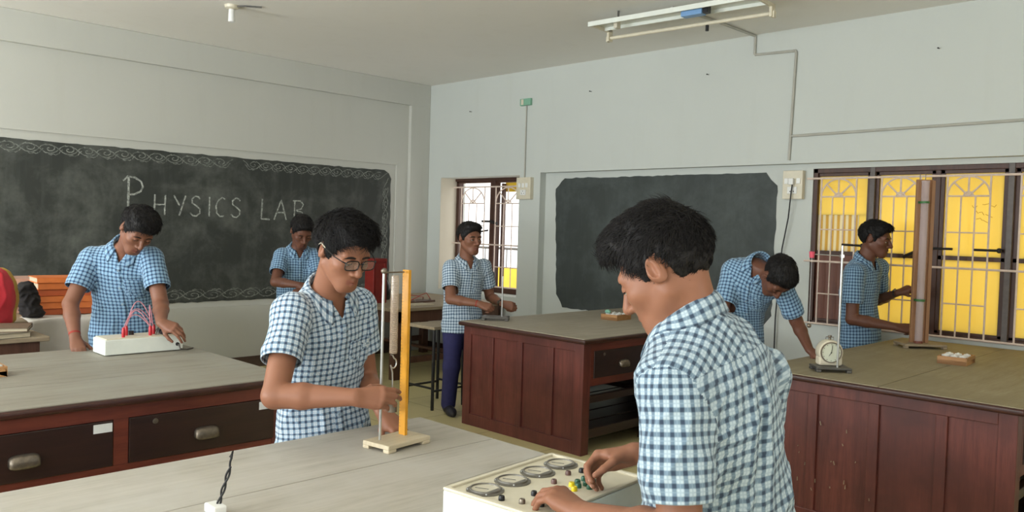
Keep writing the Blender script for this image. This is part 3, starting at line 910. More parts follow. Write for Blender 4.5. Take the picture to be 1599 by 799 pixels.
    for sd, e in (('R', 1), ('L', -1)):
        ft = P.get('foot' + sd); ft = (hb + Sh * e * .10) if ft is None else vec(*ft, 0)
        tp0 = hb + Sh * e * .075 + vec(0, 0, zc - .04)
        kn = tp0 * .5 + vec(ft[0], ft[1], .07) * .5 + tF * .015
        L.append(cone(tp0, kn, .086 * sz, .064 * sz, .03)); L.append(cone(kn, vec(ft[0], ft[1], .075), .064 * sz, .056 * sz, .03))
        toe = unit(tF + Sh * e * .15)
        SHO = [cone(vec(ft[0], ft[1], .045) - toe * .03, vec(ft[0], ft[1], .034) + toe * .10, .040, .036, .02), cone(vec(ft[0], ft[1], .05), vec(ft[0], ft[1], .10), .040, .036, .02),
               cone(vec(ft[0], ft[1], .028) + toe * .08, vec(ft[0], ft[1], .026) + toe * .135, .036, .026, .02)]
        fl_ = [Prim(lambda Pt, S_=SHO: np.maximum(evalp(S_, Pt), .002 - Pt[:, 2]), vec(ft[0], ft[1], .05) + toe * .05, .16, 0)]
        Vs, Qs = surface(fl_, .006)
        np_obj('shoe', Vs, Qs, M['shoe'], root)
    Vt, Qt = surface(L, .009)
    Vt = Vt + normals_np(Vt, Qt) * (.006 * pnoise(Vt * (9, 9, 5)))[:, None]
    np_obj('trousers', Vt, Qt, M['navy'], root)
    return root, dict(g=g, A=A, hc=hc, hs=hs, W=W, tor=tor)

# ------------------------------------------------------------------ the room shell
def floor_mat():
    t = NT('ochre_cement_floor')
    n1 = t.noise(t.coord(scale=(1, 1, 1)), 1.6, 5); n2 = t.noise(t.coord(), 26, 4)
    col = t.mix(n1, lin((192, 178, 126)), lin((210, 198, 150)))
    br = t.n('ShaderNodeTexBrick'); br.offset = 0; t.l(t.coord(), br.inputs['Vector'])
    br.inputs['Scale'].default_value = 1; br.inputs['Mortar Size'].default_value = .004; br.inputs['Brick Width'].default_value = .6; br.inputs['Row Height'].default_value = .6
    col = t.mix(br.outputs['Fac'], col, lin((150, 136, 92)))
    t.bsdf(col, 0.45, n2, 0.15, 0.002); return t.m
M['floor'] = floor_mat()

WX = -7.538           # left wall, recessed behind beam and pilaster
XL = WX - .25
o = MB().box(XL, XR + .25, YF - .25, D + .6, -.12, 0).build('floor', M['floor']); struct(o)
o = MB().box(XL, XR + .25, YF - .25, D + .6, H, H + .15).build('ceiling', M['ceiling']); struct(o)

# left wall with the shallow recess round the board
BY0, BY1, BZ0, BZ1 = -1.2, 5.68, .615, 2.128
w = MB()
w.box(XL, WX, YF, BY0, 0, H); w.box(XL, WX, BY1, D, 0, H)
w.box(XL, WX, BY0, BY1, 0, BZ0); w.box(XL, WX, BY0, BY1, BZ1, H); w.box(XL, WX - .022, BY0, BY1, BZ0, BZ1)
struct(w.build('wall_left', M['wall_left']))
struct(MB().box(WX - .05, LX, YF, D, 2.816, H).build('trim_1', M['wall_left'], None, .006), 'beam along the top of the left wall')
struct(MB().box(WX - .05, LX, 5.835, D, 0, 2.82).build('trim_2', M['wall_left'], None, .006), 'pilaster in the far corner')
struct(MB().box(WX, WX + .012, YF, 5.835, 0, .11).build('baseboard_left', plain('dark_skirting', (84, 66, 56), .6)))

# far wall: opening, recessed panel with board and the long window
O1 = (-7.275, -6.01, .73, 2.005)        # x0 x1 z0 z1 of the small window opening
RX0, RZ1 = -5.715, 2.024                # recessed panel starts here and runs right under this ledge
RD = .085
W2 = (-2.885, -.62, .775, 1.985)        # long window opening
DB = D + .38
w = MB()
w.box(XL, O1[0], D, DB, 0, H); w.box(O1[0], O1[1], D, DB, 0, O1[2]); w.box(O1[0], O1[1], D, DB, O1[3], H)
w.box(O1[1], RX0, D, DB, 0, H)
w.box(RX0, XR + .25, D, DB, RZ1, H)
w.box(RX0, W2[0], D + RD, DB, 0, RZ1); w.box(W2[0], W2[1], D + RD, DB, 0, W2[2]); w.box(W2[0], W2[1], D + RD, DB, W2[3], RZ1)
w.box(W2[1], XR + .25, D + RD, DB, 0, RZ1)
struct(w.build('wall_back', M['wall']))
struct(MB().box(O1[0] - .001, O1[0] + .004, D + .002, D + .25, O1[2], O1[3]).build('trim_3', M['reveal']), 'cream painted window reveal')
struct(MB().box(LX, RX0, D - .012, D, 0, .11).build('baseboard_back', M['edge_wood']))

# walls behind the camera, with the windows that light the room
def holed(name, axis, pos, thick, a0, a1, holes, mat):
    w = MB(); x = a0
    def bx(u0, u1, z0, z1):
        if axis == 'y': w.box(u0, u1, pos - thick, pos, z0, z1)
        else: w.box(pos, pos + thick, u0, u1, z0, z1)
    for h0, h1, z0, z1 in holes:
        bx(x, h0, 0, H); bx(h0, h1, 0, z0); bx(h0, h1, z1, H); x = h1
    bx(x, a1, 0, H)
    return struct(w.build(name, mat))
holed('wall_front', 'y', YF, .25, XL, XR + .25, [(c - .88, c + .88, .82, 2.18) for c in FRONT_WIN], M['wall'])
holed('wall_right', 'x', XR, .25, YF, D + .4, [(c - .78, c + .78, .82, 2.18) for c in (-1.2, 2.2)], M['wall'])
k = 3
for axis, cs, hw in (('y', FRONT_WIN, .88), ('x', (-1.2, 2.2), .78)):
    for c in cs:
        f = MB()
        def bar(u0, u1, z0, z1):
            if axis == 'y': f.box(u0, u1, YF - .16, YF - .10, z0, z1)
            else: f.box(XR + .10, XR + .16, u0, u1, z0, z1)
        bar(c - hw, c - hw + .06, .82, 2.18); bar(c + hw - .06, c + hw, .82, 2.18); bar(c - .04, c + .04, .82, 2.18); bar(c - hw, c + hw, .82, .88); bar(c - hw, c + hw, 2.12, 2.18)
        struct(f.build('window_%d' % k, M['frame_wood'])); k += 1

# ------------------------------------------------------------------ window grilles
def arch(cx, zb, hw, y, rise=None, n=12):
    rise = rise or hw
    return [(cx + hw * math.cos(PI - PI * i / n), y, zb + rise * math.sin(PI * i / n)) for i in range(n + 1)]

def grille_leaf(g, x0, x1, y, zt, zarc, zmid, zlow, zb, hb1, hb2, rise):
    cx = (x0 + x1) / 2; hw = (x1 - x0) / 2; r = .0065
    for x in (x0, x1): g.tube([(x, y, zt), (x, y, zb)], r, 6)
    third = (x1 - x0) / 3
    for x in (x0 + third, x1 - third): g.tube([(x, y, zarc), (x, y, zb)], r * .85, 6)
    g.tube(arch(cx, zarc, hw, y, rise), r, 6)
    g.tube([(x0, y, zarc), (x1, y, zarc)], r, 6)
    for a in (45, 90, 135):
        a = math.radians(a)
        g.tube([(cx, y, zarc), (cx + hw * math.cos(a), y, zarc + rise * math.sin(a))], r, 6)
    g.tube(arch(cx, zarc, hw * .22, y, rise * .22, 6), r, 6)
    for z in (hb1, hb2): g.tube([(x0, y, z), (x1, y, z)], r * .85, 6)

# small window (left): weathered frame, grille, shutters folded outwards
def window_small():
    yF = D + .24
    wn = thing('window_1', 'narrow bright window with a pale arched grille beside the far corner', 'window', (0, 0, 0)); wn['kind'] = 'structure'
    f = MB(); x0, x1, z0, z1 = O1
    f.box(x0, x0 + .05, yF, yF + .07, z0, z1 - .03); f.box(x1 - .05, x1, yF, yF + .07, z0, z1 - .03); f.box(x0, x1, yF, yF + .07, z1 - .05, z1 - .025)
    f.box(x0, x1, yF, yF + .07, z0, z0 + .06); f.box(-6.69, -6.615, yF - .01, yF + .08, z0, z1 - .03)
    f.box(x0, x1, yF - .02, yF, z1 - .03, z1)
    f.build('window_frame', M['frame_wood'], wn, .004)
    g = MB(); y = yF - .045
    g.tube([(x0 - .02, y, 1.905), (x1, y, 1.905)], .009, 6); g.tube([(x0 - .02, y, 1.262), (x1, y, 1.262)], .009, 6); g.tube([(x0, y, .80), (x1, y, .80)], .009, 6)
    for a, b in ((-7.13, -6.74), (-6.56, -6.17)):
        grille_leaf(g, a, b, y, 1.905, 1.72, 0, 0, .80, 1.47, 1.02, .175)
    g.build('window_grille', M['grille'], wn)
    s = MB()                          # the right shutter stands open to the outside, yellow
    s.box(-6.62, -6.02, yF + .16, yF + .195, 1.86, 1.985)
    s.build('shutter', M['yellow_shutter'], wn, .003)
    s = MB()
    s.box(-6.60, -6.575, yF + .08, yF + .13, .75, 1.95)
    s.build('shutter_edge', M['frame_wood'], wn, .003)
    h = MB(); h.tube([(-6.80, yF - .02, 1.52), (-6.66, yF - .02, 1.52)], .012, 8); h.tube([(-6.66, yF - .02, 1.52), (-6.55, yF - .03, 1.50)], .018, 8)
    h.tube([(-6.84, yF - .02, 1.40), (-6.70, yF - .02, 1.42)], .010, 8)
    h.build('latch', M['black_iron'], wn)
    h = MB(); h.ball((-6.585, yF - .05, .93), .045, 16, (1, .8, 1)); h.tube([(-6.585, yF - .05, .93), (-6.65, yF, .93)], .012, 8)
    h.build('shutter_knob', M['black_iron'], wn)
M['yellow_shutter'] = plain('yellow_shutter_paint', (236, 196, 56), .5, .06, 10)

def yellow_glass():
    t = NT('yellow_painted_pane')
    n_ = t.noise(t.coord(), 3, 4)
    c = t.mix(n_, lin((250, 228, 132)), lin((253, 234, 156)))
    d_ = t.n('ShaderNodeBsdfDiffuse'); tr = t.n('ShaderNodeBsdfTranslucent'); mx = t.n('ShaderNodeMixShader')
    t.l(c, d_.inputs[0]); t.l(c, tr.inputs[0]); mx.inputs[0].default_value = .54
    t.l(d_.outputs[0], mx.inputs[1]); t.l(tr.outputs[0], mx.inputs[2]); t.l(mx.outputs[0], t.out.inputs[0]); return t.m
M['yellow_pane'] = yellow_glass()
def striped_pane_mat():
    t = NT('striped_pale_pane')
    w = t.n('ShaderNodeTexWave'); w.wave_type = 'BANDS'; w.bands_direction = 'X'; w.inputs['Scale'].default_value = 7; w.inputs['Distortion'].default_value = 1.5
    t.l(t.coord(scale=(1, 1, .15)), w.inputs['Vector'])
    c = t.ramp(w.outputs['Fac'], [(.35, lin((222, 190, 110))), (.7, lin((238, 232, 206)))])  # cream and tan bands put into the colour of this pane
    d_ = t.n('ShaderNodeBsdfDiffuse'); tr = t.n('ShaderNodeBsdfTranslucent'); mx = t.n('ShaderNodeMixShader')
    t.l(c, d_.inputs[0]); t.l(c, tr.inputs[0]); mx.inputs[0].default_value = .54
    t.l(d_.outputs[0], mx.inputs[1]); t.l(tr.outputs[0], mx.inputs[2]); t.l(mx.outputs[0], t.out.inputs[0]); return t.m
M['striped_pane'] = striped_pane_mat()

LEAVES = [(-2.877, -2.45), (-2.414, -2.0), (-1.965, -1.545), (-1.50, -1.07), (-1.03, -.63)]
GC = [-2.664, -2.212, -1.767, -1.32, -.86]
def window_long():
    wn = thing('window_2', 'long window of yellow panes behind a pale arched grille', 'window', (0, 0, 0)); wn['kind'] = 'structure'
    yF = D + RD + .01
    f = MB(); x0, x1, z0, z1 = W2
    f.box(x0, x1, yF, yF + .09, z1 - .035, z1); f.box(x0, x1, yF, yF + .09, z0, z0 + .03)
    f.box(x0, x0 + .035, yF, yF + .09, z0, z1); f.box(x1 - .035, x1, yF, yF + .09, z0, z1)
    for i in range(len(LEAVES) - 1):
        f.box(LEAVES[i][1], LEAVES[i + 1][0], yF + .012, yF + .09, z0, z1)
    f.build('window_frame', M['frame_wood'], wn, .003)
    p = MB()
    for i in (0, 2):
        a = (LEAVES[i][1] + LEAVES[i + 1][0]) / 2; p.box(a - .019, a + .019, yF - .006, yF + .03, z0, z1)
    p.build('mullion', plain('grey_mullion', (92, 84, 80), .5, .2, 20), wn, .003)
    for i, (a, b) in enumerate(LEAVES):
        q = MB(); w_ = .026
        q.box(a, a + w_, yF + .02, yF + .06, z0 + .03, z1 - .035); q.box(b - w_, b, yF + .02, yF + .06, z0 + .03, z1 - .035)
        q.box(a, b, yF + .02, yF + .06, z1 - .06, z1 - .035); q.box(a, b, yF + .02, yF + .06, 1.322, 1.352); q.box(a, b, yF + .02, yF + .06, z0 + .03, z0 + .05)
        lf = q.build('window_leaf', M['frame_wood'], wn, .002)
        if i == 0:
            MB().box(a + w_, b - w_, yF + .036, yF + .044, 1.63, z1 - .06).build('pane', M['yellow_pane'], lf)
            MB().box(a + w_, b - w_ - .06, yF + .036, yF + .044, 1.352, 1.63).build('pane', M['striped_pane'], lf)
            MB().box(b - w_ - .06, b - w_, yF + .036, yF + .044, 1.352, 1.63).build('pane', M['yellow_pane'], lf)
            MB().box(a + w_, b - w_, yF + .03, yF + .05, z0 + .05, 1.322).build('panel', M['leaf_brown'], lf)
        else:
            MB().box(a + w_, b - w_, yF + .036, yF + .044, 1.352, z1 - .06).build('pane', M['yellow_pane'], lf)
            MB().box(a + w_, b - w_, yF + .036, yF + .044, z0 + .05, 1.322).build('pane', M['yellow_pane'], lf)
        # latch on the stile
        h = MB(); hz = 1.40
        h.tube([(b - .02, yF + .005, hz), (b - .02, yF - .045, hz)], .012, 8)
        h.tube([(b - .02, yF - .045, hz), (b - .02 + (.17 if i in (1, 3) else -.15), yF - .05, hz + (.0 if i else .004))], .0085, 8)
        h.ball((b - .02, yF - .045, hz), .018, 10)
        if i == 1: h.tube([(b - .02, yF - .045, hz), (b - .10, yF - .06, hz - .035), (b - .17, yF - .06, hz - .07)], .013, 8)
        h.build('latch', M['black_iron'], lf)
    # writing scratched on the third upper pane
    s = MB(); rs = random.Random(4)
    for cx, cz, w_, n_ in ((-1.655, 1.72, .085, 7), (-1.715, 1.66, .05, 4), (-1.75, 1.70, .03, 3), (-1.70, 1.615, .07, 6), (-1.655, 1.64, .04, 4)):
        pts = [(cx - w_ / 2 + w_ * i / n_ + rs.uniform(-.004, .004), yF + .035, cz + rs.uniform(-.012, .012) - .25 * w_ * i / n_) for i in range(n_ + 1)]
        s.tube(pts, .0016, 5)
    s.build('scribble', plain('ochre_scribble', (176, 130, 40), .7), wn)
    g = MB(); y = D + RD - .035
    for z in (1.906, 1.269, .789): g.tube([(x0 - .03, y, z), (x1, y, z)], .0085, 6)
    for c in GC:
        hw = .134
        grille_leaf(g, c - hw, c + hw, y, 1.906, 1.765, 0, 0, .789, 1.515, 1.022, .135)
    g.build('window_grille', M['grille'], wn)
M['leaf_brown'] = wood_mat('brown_leaf_panel', [(92, 50, 34), (112, 62, 42), (124, 72, 50)], 'z', 1.0, .5)
window_small(); window_long()

# outside the small window: parapet, rail and the yellow fascia of a neighbouring block
ex = thing('balcony_wall', 'yellow balcony wall seen outside the narrow window, below its bars', 'balcony', (-8.6, 9.2, 0))
MB().box(-3, 3, 0, .15, .2, .82).build('parapet', M['yellow_shutter'], ex)
r = MB(); r.tube([(-3, .07, 1.12), (3, .07, 1.12)], .02, 8)
for i in range(25): r.tube([(-3 + .25 * i, .07, .82), (-3 + .25 * i, .07, 1.12)], .009, 6)
r.build('railing', M['iron'], ex)
MB().box(-3, 3, -.6, .4, .0, .2).build('slab', M['reveal'], ex)

# ------------------------------------------------------------------ chalkboards
def board_mat(name, c1, c2, dust):
    t = NT(name)
    n1 = t.noise(t.coord(scale=(1, 1, 1)), 1.8, 6, .65, .5); n2 = t.noise(t.coord(scale=(1, 1, 1)), 5, 6, .7)
    n3 = t.noise(t.coord(scale=(3, 3, .35)), 4, 4)
    col = t.mix(n1, lin(c1), lin(c2))
    f = t.ramp(t.math('MULTIPLY', n1, t.math('ADD', n2, .25)), [(.32, (0, 0, 0)), (.62, (.75, .75, .75))])
    col = t.mix(f, col, lin(dust))
    col = t.mix(t.ramp(n3, [(.5, (0, 0, 0)), (.9, (.35, .35, .35))]), col, lin(dust))
    t.bsdf(col, .6, n2, .1, .001); return t.m
M['board'] = board_mat('dusty_blackboard', (42, 46, 43), (58, 61, 57), (106, 109, 103))
M['board2'] = board_mat('slate_blackboard', (48, 54, 52), (58, 64, 62), (84, 92, 90))
def chalk_mat():
    t = NT('white_chalk')
    n_ = t.noise(t.coord(), 46, 4, .7)
    t.bsdf(t.ramp(n_, [(.34, lin((96, 100, 95))), (.62, lin((186, 190, 182)))]), .95); return t.m
M['chalk'] = chalk_mat()
def chalk_mat2():
    t = NT('faint_chalk')
    n_ = t.noise(t.coord(), 30, 4, .7)
    t.bsdf(t.ramp(n_, [(.34, lin((78, 82, 78))), (.66, lin((150, 154, 146)))]), .95); return t.m
M['chalk2'] = chalk_mat2()

def rough_outline(pts, amp, step=.05, seed=1):
    rs = random.Random(seed); out = []
    for i in range(len(pts)):
        a, b = Vector(pts[i]).to_3d(), Vector(pts[(i + 1) % len(pts)]).to_3d()
        n = max(1, int((b - a).length / step))
        for j in range(n):
            p = a.lerp(b, j / n); out.append((p.x + rs.uniform(-amp, amp), p.y + rs.uniform(-amp, amp)))
    return out

XB = WX - .022 + .006     # face of the left board
bd = thing('blackboard', 'long blackboard on the left wall reading PHYSICS LAB inside a chalk scroll border', 'blackboard', (WX - .022, 0, 0))
y0, y1, z0, z1 = -1.1, 5.615, .668, 2.058
cr = .09
out = [(y0, z0), (y1 - .05, z0), (y1, z0 + .06), (y1, z1 - cr), (y1 - cr * .3, z1 - cr * .3), (y1 - cr, z1), (y0, z1)]
MB().prism(rough_outline(out, .005, .06), 'x', 0, .006).build('panel', M['board'], bd)
def chalk_stroke(mb, pts, r=.008, jit=.003, rs=random.Random(3)):
    P = [Vector((.007, p[0], p[1])) for p in pts]; Q = []
    for i in range(len(P) - 1):
        n = max(2, int((P[i + 1] - P[i]).length / .02))
        for j in range(n): Q.append(P[i].lerp(P[i + 1], j / n) + Vector((0, rs.uniform(-jit, jit), rs.uniform(-jit, jit)) ) * .4)
    Q.append(P[-1])
    mb.tube(Q, [r * rs.uniform(.75, 1.15) for _ in Q], 6, True, ((1, 0, 0), .12))
LET = {'P': [[(.12, 0), (.14, 1)], [(-.14, .90), (.1, 1), (.45, .985), (.78, .90), (.86, .79), (.74, .69), (.45, .62), (.2, .61)]],
       'H': [[(0, 0), (.03, 1)], [(.72, 0), (.76, 1)], [(.02, .5), (.74, .52)]],
       'Y': [[(0, 1), (.42, .5)], [(.85, 1), (.40, .0)]],
       'S': [[(.72, .86), (.6, .98), (.35, 1), (.12, .86), (.14, .66), (.45, .52), (.72, .36), (.7, .14), (.45, 0), (.2, .02), (.0, .16)]],
       'I': [[(.1, 0), (.12, 1)]],
       'C': [[(.75, .92), (.5, 1), (.2, .84), (.04, .55), (.1, .2), (.35, .02), (.65, .04)]],
       'L': [[(.06, 1), (.0, .02), (.6, 0)]],
       'A': [[(0, 0), (.5, 1), (.88, 0)], [(.18, .36), (.72, .36)]],
       'B': [[(.08, 0), (.1, 1)], [(-.04, .98), (.5, 1), (.74, .82), (.6, .6), (.2, .5)], [(.2, .5), (.66, .42), (.8, .2), (.55, .02), (.06, 0)]]}
t_ = MB()
def word(txt, ys, zb, h, w, r):
    for c, y in zip(txt, ys):
        for st in LET[c]: chalk_stroke(t_, [(y + p[0] * w, zb + p[1] * h) for p in st], r)
t_ = MB(); word('P', [2.735], 1.40, .41, .17, .0095)
t_.build('chalk_lettering', M['chalk'], bd); t_ = MB(); word('HYSICS', [2.985, 3.16, 3.315, 3.485, 3.56, 3.715], 1.478, .185, .13, .0078)
t_.build('chalk_lettering', M['chalk'], bd); t_ = MB(); word('LAB', [4.035, 4.175, 4.39], 1.468, .20, .155, .0078); t_.build('chalk_lettering', M['chalk'], bd)

# scroll border
s_ = MB()
def scroll(cx, cz, dirx, dirz, nx, nz, L, hgt):
    """one running scroll: (dir) along the border, (n) towards the inside"""
    def P(a, b): return (cx + dirx * a * L + nx * b * hgt, cz + dirz * a * L + nz * b * hgt)
    sp = [P(.42 + (.36 - .028 * i) * math.cos(.62 * i - 2.2), .47 + (.40 - .031 * i) * math.sin(.62 * i - 2.2)) for i in range(12)]
    chalk_stroke(s_, sp, .0046)
    chalk_stroke(s_, [P(-.5, .1), P(-.2, .35), P(.0, .62), P(.22, .86), P(.5, .92), P(.78, .70), P(1.0, .28), P(1.25, .05)], .0046)
    chalk_stroke(s_, [P(.35, .98), P(.5, 1.06), P(.62, .96), P(.74, 1.04), P(.86, .92)], .0036)
    chalk_stroke(s_, [P(.9, .9), P(1.0, .62), P(1.1, .5)], .0036)
L_ = .148
y = -.9
while y < 3.60:
    scroll(y, 2.040, 1, 0, 0, -1, L_, .088); y += L_
y = 5.50
while y > 3.92:
    scroll(y, 2.040, -1, 0, 0, -1, L_ * .92, .088); y -= L_ * .92
z = 1.90
while z > .72:
    scroll(5.585, z, 0, -1, -1, 0, L_, .075); z -= L_
y = -.9
while y < 5.4:
    scroll(y, .690, 1, 0, 0, 1, .19, .095); y += .19
s_.build('chalk_border', M['chalk2'], bd)
del y, z

b2 = thing('blackboard', 'dark blackboard with cut corners on the far wall, between the two windows', 'blackboard', (0, D + RD, 0))
o2 = [(-5.525, .80), (-5.43, .675), (-3.30, .665), (-3.19, .80), (-3.18, 1.86), (-3.285, 1.962), (-5.455, 1.968), (-5.575, 1.86)]
o2 = rough_outline(o2, .006, .05, 5)
MB().prism([(x, z) for x, z in o2], 'y', -.005, .0).build('panel', M['board2'], b2)

# ------------------------------------------------------------------ wiring, switches, lamps
def conduit(name, pts, r, label, mat):
    o = MB().tube(pts, r, 8).build(name, mat); return tag(o, label, 'conduit')
M['pipe'] = plain('painted_conduit', (178, 176, 166), .5, .08, 10)
yw = D - .011
conduit('wiring_conduit', [(-3.375, yw, 3.06), (-3.375, yw, 2.918), (-3.37, yw, 2.912), (-3.025, yw, 2.900), (-3.02, yw, 2.89), (-3.045, yw, 2.05)], .0105, 'grey wiring conduit stepping down the far wall to the right switch board', M['pipe'])
conduit('wiring_conduit', [(-3.03, yw, 2.238), (-2.2, yw, 2.245), (-.4, yw, 2.26)], .0105, 'straight conduit running level above the yellow window', M['pipe'])
conduit('wiring_conduit', [(-3.42, 4.98, H - .012), (-3.375, 5.4, H - .012), (-3.375, yw, H - .012)], .0105, 'conduit on the ceiling between tube light and far wall', M['pipe'])
conduit('wiring_conduit', [(-5.93, yw, 2.74), (-5.93, yw, 1.96)], .007, 'thin vertical conduit above the left switch board', M['pipe'])

def switch_board(x, z, w, h, label, y, plug=False):
    s = thing('switch_board', label, 'switch board', (x, y, z))
    MB().box(-w / 2, w / 2, -.05, 0, -h / 2, h / 2).build('back_box', M['cream_plastic'], s, .004)
    for (px, pz) in ((-.05, .03), (.0, .03), (.05, .03)):
        MB().box(px - .016, px + .016, -.058, -.05, pz - .022, pz + .022).build('switch', M['white_plastic'], s, .002)
    k_ = MB(); k_.box(-.04, .04, -.056, -.05, -.07, -.015)
    so = k_.build('socket', M['white_plastic'], s, .003)
    hl = MB()
    for px, pz in ((0, -.03), (-.014, -.052), (.014, -.052)): hl.lathe([(0.0001, -.0575), (.0045, -.0575), (.0045, -.054)], (px, 0, pz), 10, 'y')
    hl.build('socket_hole', M['black'], so)
    if plug:
        q = MB(); q.box(-.02, .02, -.085, -.056, .0, .05); q.build('plug', M['white_plastic'], s, .004)
    return s
switch_board(-5.905, 1.865, .20, .225, 'cream switch board beside the narrow window', D)
switch_board(-3.03, 1.86, .165, .225, 'cream switch board with a plugged cable, left of the yellow window', D + RD, True)
cb = MB().tube([(-3.02, D + .015, 1.87), (-3.025, D + .01, 1.80), (-3.05, D + .03, 1.6), (-3.10, D + .045, 1.35), (-3.12, D + .05, 1.1), (-3.135, D + .05, .8), (-3.13, D + .04, .45)], .0055, 8)
tag(cb.build('power_cable', M['dark_rubber']), 'thin black cable hanging from the right switch board', 'cable')

g = thing('junction_box', 'small green junction box high on the far wall near the corner', 'junction box', (-5.935, D, 2.752))
M['green_box'] = plain('faded_green', (128, 176, 150), .6, .08, 14)
MB().box(-.075, .075, -.03, 0, -.035, .035).build('box_body', M['green_box'], g, .004)
MB().box(-.055, -.02, -.034, -.03, -.028, .028).build('cover', M['cream_plastic'], g, .002)

# tube light
tl = thing('tube_light', 'unlit white tube light fitting fixed under the ceiling', 'tube light', (-3.35, 4.93, 0), math.radians(4))
b = MB(); b.box(-.66, .66, -.135, -.085, 2.985, 3.0); b.box(-.66, .66, -.14, -.130, 2.97, 3.005); b.box(-.66, .66, .055, .063, 2.975, 3.0)
b.box(-.66, .66, -.135, .06, 3.0, 3.006)
b.build('batten', M['white_paint'], tl, .002)
for x in (-.66, .64):
    b = MB(); b.box(x, x + .02, -.135, .16, 2.975, 3.0); b.box(x, x + .02, .11, .165, 2.91, 3.0); b.box(x - (.012 if x < 0 else -.02), x + (.0 if x < 0 else .032), .12, .155, 2.905, 2.95)
    b.build('lamp_holder', M['cream_plastic'], tl, .003)
b = MB().lathe([(.0001, -.64), (.013, -.64), (.0135, -.6), (.0135, .6), (.013, .64), (.0001, .64)], (0, .137, 2.935), 16, 'x'); b.build('lamp_tube', M['lamp_tube'] if 'lamp_tube' in M else M['cream_plastic'], tl)
M['blue_plastic'] = plain('pale_blue_plastic', (120, 160, 206), .4, .05, 20)
b = MB(); b.box(.09, .25, -.09, -.02, 2.945, 3.0); b.build('ballast', M['blue_plastic'], tl, .006)
MB().box(.25, .29, -.08, -.03, 2.95, 3.0).build('ballast_end', M['black'], tl, .004)
MB().lathe([(.0001, .02), (.012, .02), (.012, .06), (.0001, .06)], (.18, .13, 2.86), 10, 'z').build('starter', M['black_iron'], tl)
MB().box(-.47, -.44, -.08, -.03, 2.945, 3.0).build('clip', M['reveal'], tl, .003)
for x in (-.45, .45): MB().tube([(x, -.05, 3.0), (x, -.05, H)], .008, 8).build('hanger', M['iron'], tl)

lh = thing('lamp_holder', 'empty pendant lamp holder on the ceiling above the blackboard', 'lamp holder', (-5.98, 2.92, 0))
MB().lathe([(.0001, H), (.055, H), (.05, H - .02), (.02, H - .03), (.0001, H - .03)], (0, 0, 0), 20).build('ceiling_rose', M['cream_plastic'], lh)
MB().lathe([(.0001, H - .03), (.022, H - .03), (.024, H - .07), (.026, H - .12), (.021, H - .125), (.0001, H - .12)], (0, 0, 0), 18).build('socket', M['white_plastic'], lh)
b = MB(); b.tube([(.02, .0, H - .012), (.09, .06, H - .008), (.16, .16, H - .008)], .006, 8); b.build('flex', M['iron'], lh)
# nails in the far wall
for x, z, a in ((-3.80, 2.80, 'iron nail in the far wall, under the tube light'), (-5.08, 2.78, 'iron nail in the far wall, above the slate blackboard'), (-1.98, 2.78, 'iron nail in the far wall, right of the stepped conduit'), (-6.78, 2.72, 'iron nail in the far wall nearest the corner')):
    n_ = MB().lathe([(.0001, -.03), (.006, -.03), (.006, -.027), (.0025, -.026), (.0025, .0)], (x, D, z), 10, 'y').build('wall_nail', M['black_iron']); tag(n_, a, 'nail', 'nails in the far wall')

# ------------------------------------------------------------------ lab tables
def cup_pull(parent, x, y, z):
    """hollow bin pull: a rounded shell open underneath"""
    W_, Dp = .052, .030; b = MB(); vs = []; n, m_ = 14, 9
    for i in range(n + 1):
        a = PI * i / n; c = -math.copysign(abs(math.cos(a)) ** .6, math.cos(a)); s_ = math.sin(a) ** .45
        for k_ in range(m_ + 1):
            g_ = PI * .62 * k_ / m_
            vs.append((x + Dp * s_ * math.sin(g_) ** .8, y + W_ * c, z - .012 + .036 * s_ * math.cos(g_)))
    b.add(vs, [(i * (m_ + 1) + k_, i * (m_ + 1) + k_ + 1, (i + 1) * (m_ + 1) + k_ + 1, (i + 1) * (m_ + 1) + k_) for i in range(n) for k_ in range(m_)], True)
    o = b.build('cup_pull', M['pull_metal'], parent)
    md = o.modifiers.new('t', 'SOLIDIFY'); md.thickness = .0025
    return o

